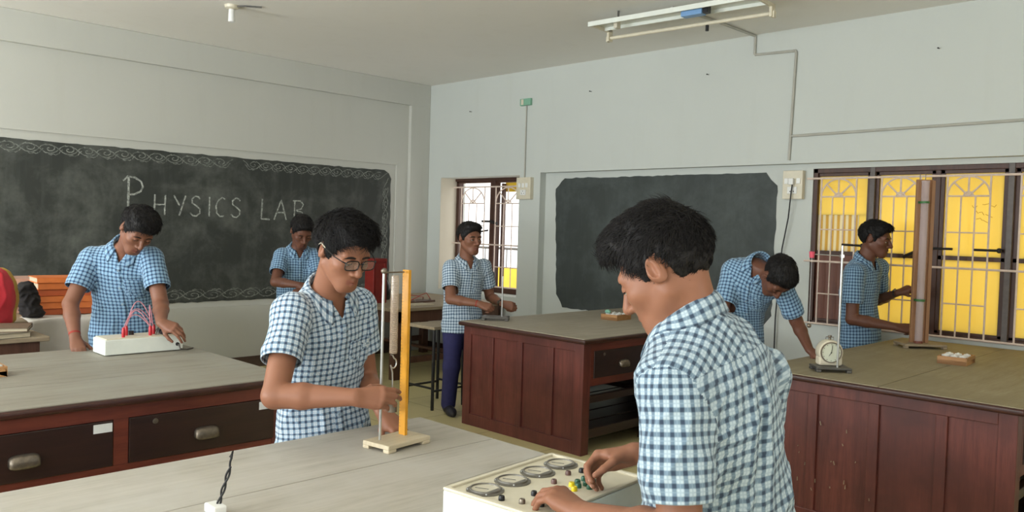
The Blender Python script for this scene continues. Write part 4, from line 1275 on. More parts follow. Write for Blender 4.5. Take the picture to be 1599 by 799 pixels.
def lab_table(x0, x1, y0, y1, top_mat, label, drawers, tags=(), panels=4, splits=None):
    """table with panelled ends (facing -y and +y) and drawers along the +x and -x sides"""
    cx, cy = (x0 + x1) / 2, (y0 + y1) / 2
    t = thing('lab_table', label, 'table', (cx, cy, 0), 0, 'wooden lab tables')
    X0, X1, Y0, Y1 = x0 - cx, x1 - cx, y0 - cy, y1 - cy
    b = MB(); sp = splits or (.36, .68)
    ed = [X0] + [X0 + (X1 - X0) * s_ for s_ in sp] + [X1]
    for i in range(len(ed) - 1): b.box(ed[i] + (.0021 if i else 0), ed[i + 1] - (.0021 if i < len(ed) - 2 else 0), Y0, Y1, TT - .024, TT)
    b.build('tabletop', top_mat, t, .002)
    ov = .012
    MB().box(X0 - ov, X1 + ov, Y0 - ov, Y1 + ov, TT - .034, TT - .004).build('top_moulding', M['edge_wood'], t, .012, 3)
    i0, i1, j0, j1 = X0 + .022, X1 - .022, Y0 + .022, Y1 - .022
    for x in (i0, i1 - .075):
        for y in (j0, j1 - .075): MB().box(x, x + .075, y, y + .075, 0, TT - .034).build('corner_post', M['red_wood'], t, .002)
    for nm, yf, dy in (('end_panel', j0, 1), ('end_panel', j1, -1)):
        b = MB(); A_, B_ = sorted((yf, yf + dy * .026))
        b.box(i0 + .075, i1 - .075, A_, B_, .67, TT - .034); b.box(i0 + .075, i1 - .075, A_, B_, 0, .085)
        ws = (i1 - i0) ; st = .050
        xs = [i0 + ws * k_ / panels for k_ in range(1, panels)]
        for x in xs: b.box(x - st / 2, x + st / 2, A_, B_, .085, .67)
        p2, p3 = sorted((yf + dy * .014, yf + dy * .024)); b.box(i0 + .06, i1 - .06, p2, p3, .08, .68)
        b.build(nm, M['red_wood'], t, .003)
    # long sides: rails, drawers, legs and stretchers
    for side in (1, -1):
        xo = i1 if side > 0 else i0; xi = xo - side * .026
        a_, b_ = sorted((xo, xi)); m_ = MB()
        m_.box(a_, b_, j0 + .075, j1 - .075, .672, TT - .034); m_.box(a_, b_, j0 + .075, j1 - .075, .445, .492)
        ys = [j0 + .075] + [d_[1] - cy for d_ in drawers[:-1]]; 
        for k_, (d0, d1) in enumerate(drawers):
            nx = drawers[k_ + 1][0] if k_ + 1 < len(drawers) else y1 - .1
            m_.box(a_, b_, d1 - cy, min(nx - cy, j1 - .075), .492, .672)
            if k_ == 0: m_.box(a_, b_, j0 + .075, d0 - cy, .492, .672)
        m_.build('side_rail', M['red_wood_y'], t, .002)
        for k_, (d0, d1) in enumerate(drawers):
            s0, s1 = d0 - cy + .0015, d1 - cy - .0015
            q = MB(); xa, xb = sorted((xo - side * .018, xo + side * .004)); q.box(xa, xb, s0, s1, .4935, .6705)
            q.box(*sorted((xo - side * .45, xo - side * .02)), s0 + .02, s1 - .02, .51, .60)
            dr = q.build('drawer', M['dark_wood'], t, .003)
            if side > 0:
                cup_pull(dr, xo + .004, (s0 + s1) / 2 + (.0 if k_ else .0), .570)
                lk = MB().lathe([(.0001, .002), (.011, .002), (.011, .007), (.0001, .008)], (xo, s0 + .1 if True else 0, .645), 12, 'x'); lk.build('lock', M['pull_metal'], dr)
                if k_ in tags:
                    yt = s1 - .038; MB().box(xo + .004, xo + .0055, yt - .034, yt + .034, .628, .662).build('paper_label', M['paper'], dr)
        lg = [d_[1] - cy + .01 for d_ in drawers[:-1]]
        for y in lg:
            MB().box(*sorted((xo - side * .07, xo)), y - .03, y + .04, 0, .46).build('leg', M['dark_wood'], t, .003)
        m_ = MB(); m_.box(*sorted((xo - side * .05, xo - side * .012)), j0 + .07, j1 - .07, .33, .375); m_.box(*sorted((xo - side * .05, xo - side * .012)), j0 + .07, j1 - .07, .10, .16)
        m_.build('stretcher', M['dark_wood'], t, .003)
    m_ = MB(); n_ = 5; w_ = (i1 - i0 - .1) / n_
    for k_ in range(n_): m_.box(i0 + .05 + w_ * k_ + .012, i0 + .05 + w_ * (k_ + 1) - .012, j0 + .03, j1 - .03, .11, .128)
    m_.build('bottom_shelf', M['dark_wood'], t, .002)
    for y in (j0 + .68, j0 + 1.36): MB().box(i0 + .03, i1 - .03, y - .02, y + .02, .34, .37).build('cross_brace', M['dark_wood'], t, .002)
    # a few pale chips in the varnish of the near end panel
    if label.startswith('red-brown'):
        rs = random.Random(9); c_ = MB()
        for k_ in range(16):
            x = X0 + .25 + rs.random() * .42; z = .18 + rs.random() * .42; a = rs.uniform(-.4, .4); l_ = rs.uniform(.006, .022)
            c_.prism([(x, z), (x + .003, z + .001), (x + .002 + l_ * math.sin(a), z + l_), (x + l_ * math.sin(a), z + l_ * .9)], 'y', j0 - .0012, j0 + .004)
        c_.build('varnish_chip', M['old_wood'], t)
    return t

dl = lambda y, n=3, w=.61, p=.67: [(y + p * i, y + p * i + w) for i in range(n)]
lab_table(-4.585, -3.271, -.16, 1.927, M['top_grey2'], 'grey-topped wooden lab table with labelled drawers, under the white circuit box', [(-.055, .49), (.545, 1.158), (1.215, 1.838)], (1, 2), 4, (.34, .67))
lab_table(-2.315, -1.062, -.16, 1.876, M['top_grey'], 'pale bare-topped lab table carrying the spring stand and the meter box', [(-.055, .47), (.535, 1.12), (1.18, 1.79)], (), 4, (.31, .66))
lab_table(-4.529, -3.335, 4.028, 6.06, M['top_dull'], 'dark red lab table with four end panels in front of the slate blackboard', [(4.155, 4.775), (4.82, 5.38), (5.425, 5.97)], (), 4, (.5,))
lab_table(-2.13, -.885, 3.961, 6.09, M['top_brown'], 'red-brown lab table below the yellow window, carrying clock and tall tube', [(4.09, 4.70), (4.75, 5.36), (5.41, 6.0)], (), 4, (.52,))

# ------------------------------------------------------------------ furniture along the left side
def plain_table(x0, x1, y0, y1, h, label, mat_top, mat_leg, leg=.075, rail=.11):
    cx, cy = (x0 + x1) / 2, (y0 + y1) / 2
    t = thing('wooden_table', label, 'table', (cx, cy, 0), 0)
    a, b_, c, d_ = x0 - cx, x1 - cx, y0 - cy, y1 - cy
    m_ = MB(); n_ = 4
    for i in range(n_): m_.box(a + (b_ - a) * i / n_ + .001, a + (b_ - a) * (i + 1) / n_ - .001, c, d_, h - .03, h)
    m_.build('tabletop', mat_top, t, .003)
    m_ = MB(); m_.box(a + .04, b_ - .04, c + .04, c + .065, h - .03 - rail, h - .03); m_.box(a + .04, b_ - .04, d_ - .065, d_ - .04, h - .03 - rail, h - .03)
    m_.box(a + .04, a + .065, c + .04, d_ - .04, h - .03 - rail, h - .03); m_.box(b_ - .065, b_ - .04, c + .04, d_ - .04, h - .03 - rail, h - .03)
    m_.build('apron', mat_leg, t, .002)
    for x in (a + .04, b_ - .04 - leg):
        for y in (c + .04, d_ - .04 - leg): MB().box(x, x + leg, y, y + leg, 0, h - .03).build('leg', mat_leg, t, .003)
    m_ = MB(); m_.box(a + .06, a + .09, c + .05, d_ - .05, .14, .2); m_.box(b_ - .10, b_ - .07, c + .05, d_ - .05, .14, .2)
    m_.box(a + .05, b_ - .05, (c + d_) / 2 - .03, (c + d_) / 2 + .03, .20, .225)
    m_.build('stretcher', mat_leg, t, .002)
    return t
M['brown_leg'] = wood_mat('brown_leg_wood', [(66, 42, 32), (88, 58, 44), (104, 72, 56)], 'z', 1.0, .5)
plain_table(-7.42, -6.09, 4.60, 6.05, .675, 'old wooden table in the far corner carrying the red box', M['old_wood'], M['brown_leg'])
plain_table(-7.1, -5.62, .1, 2.05, .80, 'old low table against the left wall under the book stacks', M['old_wood'], M['brown_leg'])
M['sheet'] = plain('white_cloth', (204, 198, 190), .85, .06, 12, .3)
# cloth lying over the end of the low table
n = 22; rows = []
for i in range(n + 1):
    r_ = []
    for j in range(15):
        u, v_ = i / n, j / 14
        s_ = u * .40; y = 1.46 + v_ * .50
        x = -5.76 + min(s_, .155); z = .804 - max(0, s_ - .155) * .98
        x += .02 * math.sin(v_ * 9 + u * 3) * (1 if s_ > .155 else 0) + (.012 if s_ > .155 else 0); z += .004 * math.sin(u * 13 + v_ * 7) + .004
        r_.append((x, y, z))
    rows.append(r_)
Vc, Qc = frame_grid(rows); me = mesh_np('cloth', Vc, Qc); o = add_mesh('white_cloth', me, M['sheet']); md = o.modifiers.new('c', 'SOLIDIFY'); md.thickness = .003
tag(o, 'white cloth hanging over the edge of the low table behind the first student', 'cloth')
del y

# wooden side box / low cabinet with files on it, far left
t = thing('wooden_cabinet', 'brown wooden cabinet behind the left lab table, with files lying on it', 'cabinet', (-5.17, .50, 0))
MB().box(-.30, .29, -.75, .835, 0, .775).build('carcass', M['brown_leg'], t, .004)
MB().box(-.33, .32, -.79, .875, .775, .80).build('top', M['old_wood'], t, .004)
def file_folder(x, y, z, w, d_, h, rz, label, mat, open_=False):
    t = thing('file_folder', label, 'file', (x, y, z), rz, 'files on the brown cabinet')
    MB().box(-w / 2 + .004, w / 2 - .008, -d_ / 2 + .004, d_ / 2 - .004, .003, h - .003).build('pages', M['paper_old'], t, .001)
    b = MB(); b.box(-w / 2, w / 2, -d_ / 2, d_ / 2, 0, .003); b.box(-w / 2, w / 2, -d_ / 2, d_ / 2, h - .003, h); b.box(-w / 2 - .003, -w / 2, -d_ / 2, d_ / 2, 0, h)
    b.build('cover', mat, t, .001)
M['paper_old'] = plain('aged_paper', (196, 184, 158), .85, .08, 40)
M['file_grey'] = plain('grey_file_board', (120, 112, 96), .7, .12, 20)
M['file_brown'] = plain('brown_file_board', (104, 84, 64), .7, .15, 20)
file_folder(-5.00, 1.16, .80, .30, .22, .030, .15, 'grey file lying at the end of the brown cabinet', M['file_grey'])
file_folder(-5.02, 1.18, .83, .24, .28, .022, -.35, 'brown file lying on the grey file', M['file_brown'])
file_folder(-4.98, .88, .80, .22, .30, .045, .05, 'thick brown file in front of the red bag, cut off by the picture edge', M['file_brown'])

# red cloth bag
t = thing('cloth_bag', 'bulging red cloth bag with a yellow back, standing behind the left lab table', 'bag', (-5.32, 1.17, .802))
prm = [ell((0, 0, .155), (.105, .15, .175), None, .03), ell((.01, -.03, .06), (.11, .16, .075), None, .04), ell((0, .02, .27), (.07, .10, .07), None, .05)]
V, Q = surface(prm, .008); V[:, 2] = np.maximum(V[:, 2], 0)
V = V + normals_np(V, Q) * (.010 * np.clip(1 - abs(pnoise(V * (14, 14, 7))) * 2.4, 0, 1) ** 2)[:, None]; V[:, 2] = np.maximum(V[:, 2], 0)
M['bag_red'] = plain('crimson_bag_cloth', (196, 44, 56), .55, .15, 9, .3); M['bag_yellow'] = plain('mustard_bag_cloth', (178, 142, 58), .6, .12, 9, .3)
add_mesh('bag_body', mesh_np('bag', V, Q), M['bag_red'], t)
V2 = V * (.9, .94, .98) + (-.075, .045, 0); V2[:, 2] = np.maximum(V2[:, 2], 0); add_mesh('bag_back', mesh_np('bagb', V2, Q), M['bag_yellow'], t)
b = MB(); b.tube([(-.02, -.06, .32), (0, -.05, .36), (.01, .0, .375), (.01, .05, .35), (0, .06, .31)], .010, 8); b.build('handle', M['sheet'], t)

# stacks of books on the low table
M['orange'] = plain('orange_book_cover', (226, 124, 62), .5, .1, 14); M['orange2'] = plain('rust_book_cover', (190, 94, 52), .5, .12, 14)
M['pink_paper'] = plain('pinkish_ledger', (190, 150, 132), .7, .1, 14)
def book(x, y, z, w, d_, h, rz, label, cov, group, cat='book'):
    t = thing(cat, label, cat, (x, y, z), rz, group)
    MB().box(-w / 2 + .006, w / 2 - .002, -d_ / 2 + .006, d_ / 2 - .006, .003, h - .003).build('pages', M['paper_old'], t)
    b = MB(); b.box(-w / 2, w / 2, -d_ / 2, d_ / 2, 0, .004); b.box(-w / 2, w / 2, -d_ / 2, d_ / 2, h - .004, h); b.box(w / 2 - .004, w / 2, -d_ / 2, d_ / 2, 0, h)
    b.build('cover', cov, t, .001)
z = .808; pos = ['lowest', 'second from the bottom', 'third from the bottom', 'fourth from the bottom', 'fifth from the bottom', 'topmost']
for i, h in enumerate((.040, .042, .040, .042, .042, .036)):
    book(-5.93 + .008 * ((i * 7) % 3 - 1), 1.755 + .008 * ((i * 5) % 3 - 1), z, .26, .36, h - .001, .06 * ((i * 3) % 3 - 1), 'orange-covered ledger in the stack behind the first student, ' + pos[i], M['orange'] if i in (5, 4, 2, 1) else M['orange2'], 'orange ledgers stacked on the low table'); z += h
z = .801
pos = ['lowest', 'second from the bottom', 'third from the bottom', 'fourth from the bottom', 'topmost']
for i, h in enumerate((.045, .05, .04, .05, .045)):
    book(-6.20 + .01 * ((i * 5) % 3 - 1), 1.50, z, .28, .34, h - .001, .05 * ((i * 7) % 3 - 1), 'pinkish worn ledger in the stack between red bag and orange ledgers, ' + pos[i], M['pink_paper'], 'pinkish ledgers on the low table'); z += h
# dark cloth bundle leaning on the orange books
prm = [ell((0, 0, .08), (.045, .055, .085), None, .03), ell((.0, -.02, .17), (.04, .055, .05), None, .03), ell((.01, .03, .03), (.05, .05, .032), None, .03)]
V, Q = surface(prm, .006); V = V + normals_np(V, Q) * (.014 * pnoise(V * 30) + .012 * np.clip(1 - abs(pnoise(V * 22 + 4)) * 3, 0, 1) ** 2)[:, None]; V[:, 2] = np.maximum(V[:, 2], 0)
o = add_mesh('cloth_bundle', mesh_np('bundle', V, Q), plain('black_cloth', (34, 30, 30), .9, .2, 20)); o.location = (-5.71, 1.50, .812); tag(o, 'crumpled dark cloth bundle against the orange ledgers', 'bundle')

# red box, dark jar and wired board on the corner table
t = thing('wooden_box', 'tall red painted wooden box standing on the corner table', 'box', (-6.70, 4.83, .675), .0)
MB().box(-.075, .075, -.085, .075, 0, .44).build('box_body', M['red_paint'], t, .004)
b = MB(); b.box(.075, .081, -.065, -.05, .03, .41); b.box(.075, .081, .035, .05, .03, .41); b.box(.075, .081, -.065, .05, .03, .045); b.box(.075, .081, -.065, .05, .395, .41); b.build('door_frame', M['red_paint'], t, .002)
t = thing('glass_jar', 'dark round jar behind the red box on the corner table', 'jar', (-6.95, 5.10, .675))
MB().lathe([(.0001, 0), (.07, 0), (.078, .02), (.08, .14), (.06, .19), (.034, .205), (.034, .23), (.0001, .23)], (0, 0, 0), 24).build('jar_body', plain('dark_glass', (26, 30, 30), .2, .1, 10), t)
MB().lathe([(.0001, .23), (.040, .23), (.040, .255), (.0001, .258)], (0, 0, 0), 20).build('stopper', M['black'], t)
t = thing('circuit_board', 'small wooden board with loose red wires on the corner table', 'circuit board', (-6.55, 5.25, .675), .2)
MB().box(-.09, .09, -.16, .16, 0, .018).build('board', M['brown_leg'], t, .002)
b = MB(); b.tube([(-.05, -.12, .018), (-.03, -.08, .07), (.0, .0, .06), (.03, .09, .09), (.05, .14, .018)], .004, 6); b.tube([(.0, -.14, .018), (.04, -.05, .06), (.02, .05, .05), (-.04, .12, .018)], .004, 6); b.build('wire', plain('red_wire', (170, 52, 46), .5), t)
for yy in (-.12, .12): MB().lathe([(.0001, .018), (.009, .018), (.009, .035), (.0001, .037)], (.05, yy, 0), 10).build('terminal', M['pull_metal'], t)
o = MB().box(-6.42, -6.24, 4.95, 5.2, .676, .682).build('paper_sheet', M['paper_old'], None); tag(o, 'loose sheet of paper on the corner table near the red box', 'paper')

# stool
t = thing('lab_stool', 'dark metal framed stool with a grey wooden seat beside the corner table', 'stool', (-5.12, 4.30, 0), math.radians(2))
MB().box(-.16, .16, -.17, .17, .635, .66).build('seat', M['old_wood'], t, .004)
for sx in (-1, 1):
    for sy in (-1, 1):
        MB().tube([(sx * .145, sy * .155, .635), (sx * .155, sy * .165, 0)], .013, 8).build('leg', M['black_iron'], t)
b = MB()
for sx in (-1, 1): b.tube([(sx * .152, -.165, .15), (sx * .152, .165, .15)], .009, 8)
for sy in (-1, 1): b.tube([(-.152, sy * .162, .17), (.152, sy * .162, .17)], .009, 8)
b.build('footrest', M['black_iron'], t)

# ------------------------------------------------------------------ instruments
def feet_base(mb, w, d_, z0, z1, leg):
    """flat plate on two bridge feet"""
    mb.box(-w / 2, w / 2, -d_ / 2, d_ / 2, z0 + leg, z1)
    for sx in (-1, 1): 
        for sy in (-1, 1): mb.box(*sorted((sx * w / 2, sx * (w / 2 - .026))), *sorted((sy * d_ / 2, sy * (d_ / 2 - .034))), z0, z0 + leg + .001)
    return mb

# white circuit box of the first student
t = thing('circuit_box', 'white sheet-metal circuit box with red clip leads on the left lab table', 'circuit box', (-4.345, 1.648, TT), 0.0)
MB().box(-.085, .085, -.195, .195, .004, .080).build('case', M['white_paint'], t, .004)
MB().box(-.078, .078, -.186, .186, .080, .085).build('panel', M['cream_plastic'], t, .002)
for x in (-.06, .06):
    for y in (-.16, .16): MB().lathe([(.0001, 0), (.01, 0), (.01, .005), (.0001, .005)], (x, y, 0), 10).build('foot', M['black'], t)
M['red_clip'] = plain('red_clip_plastic', (184, 34, 44), .35, .1, 30); M['pink_wire'] = plain('pale_pink_wire', (190, 130, 140), .5, .06, 40); M['grey_wire'] = plain('grey_wire', (90, 84, 78), .5, .1, 40)
for i, (x, y) in enumerate(((.05, -.095), (.045, .04), (.0, .075), (-.01, -.06))):
    MB().lathe([(.0001, .085), (.008, .085), (.009, .10), (.0085, .125), (.005, .135), (.0001, .136)], (x, y, 0), 12).build('banana_plug', M['red_clip'], t)
b = MB()
for a_, c_, h in (((.05, -.095), (.045, .04), .07), ((.05, -.095), (.0, .075), .10), ((.045, .04), (-.01, -.06), .09), ((.0, .075), (-.01, -.06), .14), ((.045, .04), (.03, .06), .12)):
    pts = [(a_[0] + (c_[0] - a_[0]) * k_ / 12 - .03 * math.sin(PI * k_ / 12), a_[1] + (c_[1] - a_[1]) * k_ / 12, .13 + h * math.sin(PI * k_ / 12) * .9) for k_ in range(13)]
    b.tube(pts, .0026, 6)
b.build('lead', M['pink_wire'], t)
b = MB(); rs = random.Random(6)
for i in range(4):
    y = .07 + .03 * i; b.tube([(.04 - .02 * i, y, .086), (.03, y + .015, .11 + .01 * i), (.0, y + .03, .12), (-.03, y + .03, .10), (-.04, y + .02, .086)], .0028, 6)
b.build('lead', M['grey_wire'], t)
for y in (-.03, .12): MB().lathe([(.0001, .085), (.016, .085), (.015, .105), (.0001, .106)], (-.03, y, 0), 14).build('knob', M['black'], t)
MB().box(.0, .05, .10, .17, .085, .098).build('meter', M['black'], t, .003)
MB().lathe([(.0001, .085), (.009, .085), (.009, .098), (.0001, .099)], (.0, .165, .045 - .045), 12).build('terminal', M['pull_metal'], t)
MB().lathe([(.0001, .085), (.010, .085), (.008, .094), (.0001, .094)], (0, .165, .035), 12, 'x').build('lead_bush', M['black'], t)
b = MB(); b.tube([(.088, .165, .035), (.10, .168, .03), (.105, .172, .012), (.10, .21, .005), (.06, .26, .004)], .004, 8); b.build('lead', M['grey_wire'], t)

# spring stand with wooden scale, in front of the second student
bx, by, ang = -2.058, 1.578, math.radians(8)
t = thing('spring_stand', 'wooden stand with metal rod, hanging spring and yellow scale on the pale table', 'spring stand', (bx, by, TT), ang)
b = feet_base(MB(), .115, .185, 0, .024, .010); b.build('base', M['pale_wood'], t, .003)
b = MB(); b.tube([(-.02, -.055, .024), (-.02, -.055, .545)], .0045, 12); b.build('rod', M['steel'], t)
MB().ball((-.02, -.055, .55), .0095, 14).build('rod_knob', M['pull_metal'], t)
b = MB(); b.tube([(-.02, -.055, .545), (-.017, .03, .545)], .0026, 8); b.build('cross_arm', M['pull_metal'], t)
b = MB(); b.box(-.030, -.004, .037, .043, .024, .552); b.box(-.006, .0, .034, .046, .024, .552)
sc = b.build('scale', M['yellow_paint'], t, .0006)
b = MB()
for i in range(50): b.box(-.0305, -.030 , .0428, .0434, .05 + i * .01, .0506 + i * .01); b.box(-.030, -.030 + (.010 if i % 5 == 0 else .006), .0366, .0369, .05 + i * .01, .0506 + i * .01)
b.build('graduation', M['brow_ink'] if 'brow_ink' in M else M['black'], sc)
# spring in a clear sleeve
M['sleeve'] = plain('old_clear_sleeve', (206, 188, 168), .25, .05, 20)
def glassy(name, c, al):
    t_ = NT(name); b_ = t_.bsdf(lin(c), .15); b_.inputs['Alpha'].default_value = al; b_.inputs['Coat Weight'].default_value = .5; return t_.m
M['sleeve'] = glassy('clear_yellowed_sleeve', (214, 190, 164), .38)
b = MB(); pts = [(-.018 + .0075 * math.cos(i * .9), -.008 + .0075 * math.sin(i * .9), .535 - i * .00095) for i in range(265)]; b.tube(pts, .0012, 5); b.build('spring', M['pull_metal'], t)
b = MB().lathe([(.0125, .29), (.0128, .30), (.0128, .52), (.011, .535)], (-.018, -.008, 0), 20); b.f = b.f[:-2]; b.sm = b.sm[:-2]; b.build('sleeve', M['sleeve'], t)
b = MB(); hk = [(-.018, -.008, .285)] + [(-.018, -.008 + .012 * math.sin(a_), .262 + .014 * math.cos(a_)) for a_ in [0.3 * k_ for k_ in range(0, 17)]]
hk = [(-.018, -.008 - .003, .285)] + [(-.018, -.006 + .013 * math.sin(a_), .258 + .015 * math.cos(a_)) for a_ in np.linspace(0.2, 4.4, 16)] + [(-.018, -.010, .23), (-.018, -.008, .205), (-.018, -.008, .15)]
b.tube(hk, .0023, 8); b.build('hook', M['steel'], t)
MB().lathe([(.0001, .105), (.016, .105), (.016, .135), (.0001, .135)], (-.018, -.008, 0), 20).build('slotted_weight', M['pull_metal'], t)
MB().tube([(-.018, -.008, .15), (-.018, -.008, .13)], .002, 6).build('hanger_pin', M['steel'], t)

# meter box in front of the near student
MBX, MBY, MBA = -1.262, 1.408, math.radians(5)
t = thing('meter_box', 'white sloping meter box with four round dials and coloured terminals, under the near hands', 'meter box', (MBX, MBY, TT), MBA)
MB().box(-.142, .142, -.202, .202, 0, .104).build('case', M['white_paint'], t, .004)
b = MB(); b.box(-.142, .142, -.202, -.190, .104, .111); b.box(-.142, .142, .190, .202, .104, .111); b.box(-.142, -.130, -.19, .19, .104, .111); b.box(.130, .142, -.19, .19, .104, .111)
b.build('rim', M['cream_plastic'], t, .002)
MB().box(-.130, .130, -.19, .19, .1035, .1055).build('panel', M['cream_panel'] if 'cream_panel' in M else M['cream_plastic'], t)
M['dial_rim'] = plain('grey_dial_rim', (118, 114, 106), .35, .1, 30, .1, .4); M['dial_face'] = plain('ivory_dial_face', (214, 206, 186), .3, .04, 20)
zt = .1055
for i, y in enumerate((-.142, -.047, .048, .142)):
    m_ = thing('dial_tmp', '', '') if False else None
    q = MB().lathe([(.0001, zt), (.043, zt), (.043, zt + .002), (.040, zt + .003), (.036, zt + .0032), (.0355, zt + .007), (.0325, zt + .007), (.032, zt + .003), (.0001, zt + .003)], (-.068, y, 0), 32)
    dm = q.build('dial', M['dial_rim'], t)
    MB().lathe([(.0001, zt + .0032), (.0322, zt + .0032), (.0322, zt + .0040), (.0001, zt + .0040)], (-.068, y, 0), 28).build('dial_face', M['dial_face'], dm)
    hf = [(-.068 + .031 * math.cos(a_), y + .031 * math.sin(a_)) for a_ in np.linspace(-.9, .9, 12)]
    MB().prism(hf, 'z', zt + .0040, zt + .0050).build('dial_cover', M['dial_rim'], dm)
    b = MB(); b.tube([(-.058, y, zt + .0055), (-.088, y - .012, zt + .0055)], .0006, 5); b.build('needle', M['black'], dm)
    for a_ in (0.8, 2.3, 3.9, 5.5): MB().ball((-.068 + .0395 * math.cos(a_), y + .0395 * math.sin(a_), zt + .0035), .0022, 8).build('screw', M['steel'], dm)
M['green_term'] = plain('green_terminal', (42, 92, 70), .4, .1, 30); M['yellow_term'] = plain('yellow_terminal', (226, 202, 20), .4, .05, 30); M['brown_term'] = plain('brown_terminal', (100, 72, 66), .4, .1, 30)
def term(x, y, mat, r=.0072, h=.010):
    MB().lathe([(.0001, zt), (r, zt), (r, zt + h * .6), (r * .8, zt + h), (r * .4, zt + h), (r * .35, zt + h * .8), (.0001, zt + h * .8)], (x, y, 0), 14).build('terminal', mat, t)
for x, y, c in ((.052, .022, 'yellow_term'), (.075, .000, 'yellow_term'), (.050, .048, 'green_term'), (.047, .078, 'green_term'), (.072, .050, 'green_term'), (.068, .026, 'green_term'), (.075, .078, 'green_term'), (.092, .036, 'green_term'),
                (.005, .128, 'black'), (-.006, .088, 'brown_term'), (.01, .01, 'brown_term'), (.085, -.035, 'black'), (.0, -.165, 'black'), (.045, -.150, 'pull_metal'), (.085, -.135, 'black'), (.03, -.09, 'black')):
    term(x, y, M[c])
for x, y in ((.012, .150), (.095, .150)): pass
MB().lathe([(.0001, zt), (.018, zt), (.017, zt + .012), (.009, zt + .014), (.009, zt + .030), (.0001, zt + .031)], (.033, .138, 0), 20).build('knob', M['black'], t)

# cable with bare ends near the bottom of the picture
t = thing('wire_lead', 'short twisted black wire lead standing up from a small white plug on the pale table', 'wire', (-1.83, .885, TT))
b = MB(); pr_ = []
for k_ in range(40):
    u = k_ / 39; a_ = u * 11
    pr_.append((.012 * u + .0035 * math.cos(a_) - .01, .030 * u + .0035 * math.sin(a_), .012 + .115 * u))
b.tube(pr_, .0026, 7); pr2 = [(p[0] - .007 * math.cos(i * 11 / 39) , p[1] - .007 * math.sin(i * 11 / 39), p[2]) for i, p in enumerate(pr_)]
b.tube(pr2[:34], .0026, 7); b.tube([pr_[-1], (pr_[-1][0] + .002, pr_[-1][1] + .002, pr_[-1][2] + .018), (pr_[-1][0] - .004, pr_[-1][1] - .001, pr_[-1][2] + .004)], .003, 7)
b.build('wire', M['dark_rubber'], t)
MB().box(-.04, .015, -.02, .012, 0, .022).build('plug', M['white_plastic'], t, .004)

# boxes of weights
def weight_box(x, y, rz, label, w=.15, d_=.11, odd=None, h=.044):
    t = thing('weight_box', label, 'weight box', (x, y, TT), rz, 'wooden boxes of weights')
    b = MB(); b.box(-w / 2, w / 2, -d_ / 2, d_ / 2, 0, h * .55)
    for a in ((-w / 2, w / 2, -d_ / 2, -d_ / 2 + .008), (-w / 2, w / 2, d_ / 2 - .008, d_ / 2), (-w / 2, -w / 2 + .008, -d_ / 2, d_ / 2), (w / 2 - .008, w / 2, -d_ / 2, d_ / 2)): b.box(*a, 0, h)
    b.build('tray', M['box_wood'], t, .0015)
    for i in range(3):
        for j in range(2):
            px, py, r = -w * .30 + w * .30 * i, -d_ * .22 + d_ * .44 * j, .021 - .001 * i
            MB().lathe([(.0001, h * .55), (r, h * .55), (r, h + .002), (r * .8, h + .005), (.006, h + .006), (.006, h + .009), (.0001, h + .010)], (px, py, 0), 16).build('weight', M['white_plastic'], t)
    if odd:
        MB().ball((odd[0], odd[1], h + .016), .022, 14, (1.2, .9, .75)).build('eraser', M['mint'], t)
    return t
M['mint'] = plain('mint_green_lump', (132, 186, 164), .7, .1, 20)
weight_box(-3.965, 5.165, math.radians(4), 'small wooden tray of white weights with a mint green lump, on the dark red table', .15, .20, (-.045, -.05))
weight_box(-1.49, 5.12, math.radians(4), 'small wooden tray of white weights on the table below the yellow window', .15, .21)
weight_box(-4.03, .905, 0, 'small yellowish wooden tray at the edge of the picture on the left lab table', .14, .11)

# stop clock and pendulum stand on the right table
t = thing('stop_clock', 'round cream stop clock on the right table behind the thin rod', 'clock', (-1.839, 4.224, TT + .0265), math.radians(42))
prm = [ell((0, 0, .070), (.066, .030, .066), None, .01)]
b = MB().lathe([(.0001, -.032), (.055, -.032), (.062, -.028), (.064, -.02), (.064, .025), (.058, .034), (.0001, .036)], (0, 0, .070), 32, 'y'); b.build('case', M['cream_plastic'], t)
MB().box(-.062, .062, -.030, .030, 0, .05).build('foot', M['cream_plastic'], t, .012)
MB().lathe([(.0001, -.0345), (.050, -.0345), (.050, -.031), (.0001, -.031)], (0, 0, .070), 30, 'y').build('dial', plain('clock_dial', (214, 218, 198), .3, .02, 20), t)
b = MB().lathe([(.049, -.0335), (.049, -.038), (.054, -.038), (.055, -.031)], (0, 0, .070), 30, 'y'); b.f = b.f[:-2]; b.sm = b.sm[:-2]; b.build('bezel', M['pull_metal'], t)
b = MB()
for i in range(12):
    a_ = i * PI / 6; b.tube([(.040 * math.sin(a_), -.0352, .070 + .040 * math.cos(a_)), (.046 * math.sin(a_), -.0352, .070 + .046 * math.cos(a_))], .0011, 5)
b.build('dial_mark', M['black'], t)
b = MB(); b.tube([(0, -.036, .066), (.004, -.036, .108)], .0012, 5); b.tube([(0, -.0362, .07), (-.012, -.0362, .052)], .0012, 5); b.lathe([(.0001, -.037), (.003, -.037), (.003, -.034)], (0, 0, .07), 10, 'y'); b.build('hand', M['black'], t)
b = MB().lathe([(.0001, .132), (.007, .132), (.007, .146), (.010, .148), (.010, .156), (.0001, .157)], (0, 0, 0), 12); b.tube([(-.02, 0, .135), (-.02, 0, .147), (.02, 0, .147), (.02, 0, .135)], .002, 6); b.build('winder', M['pull_metal'], t)

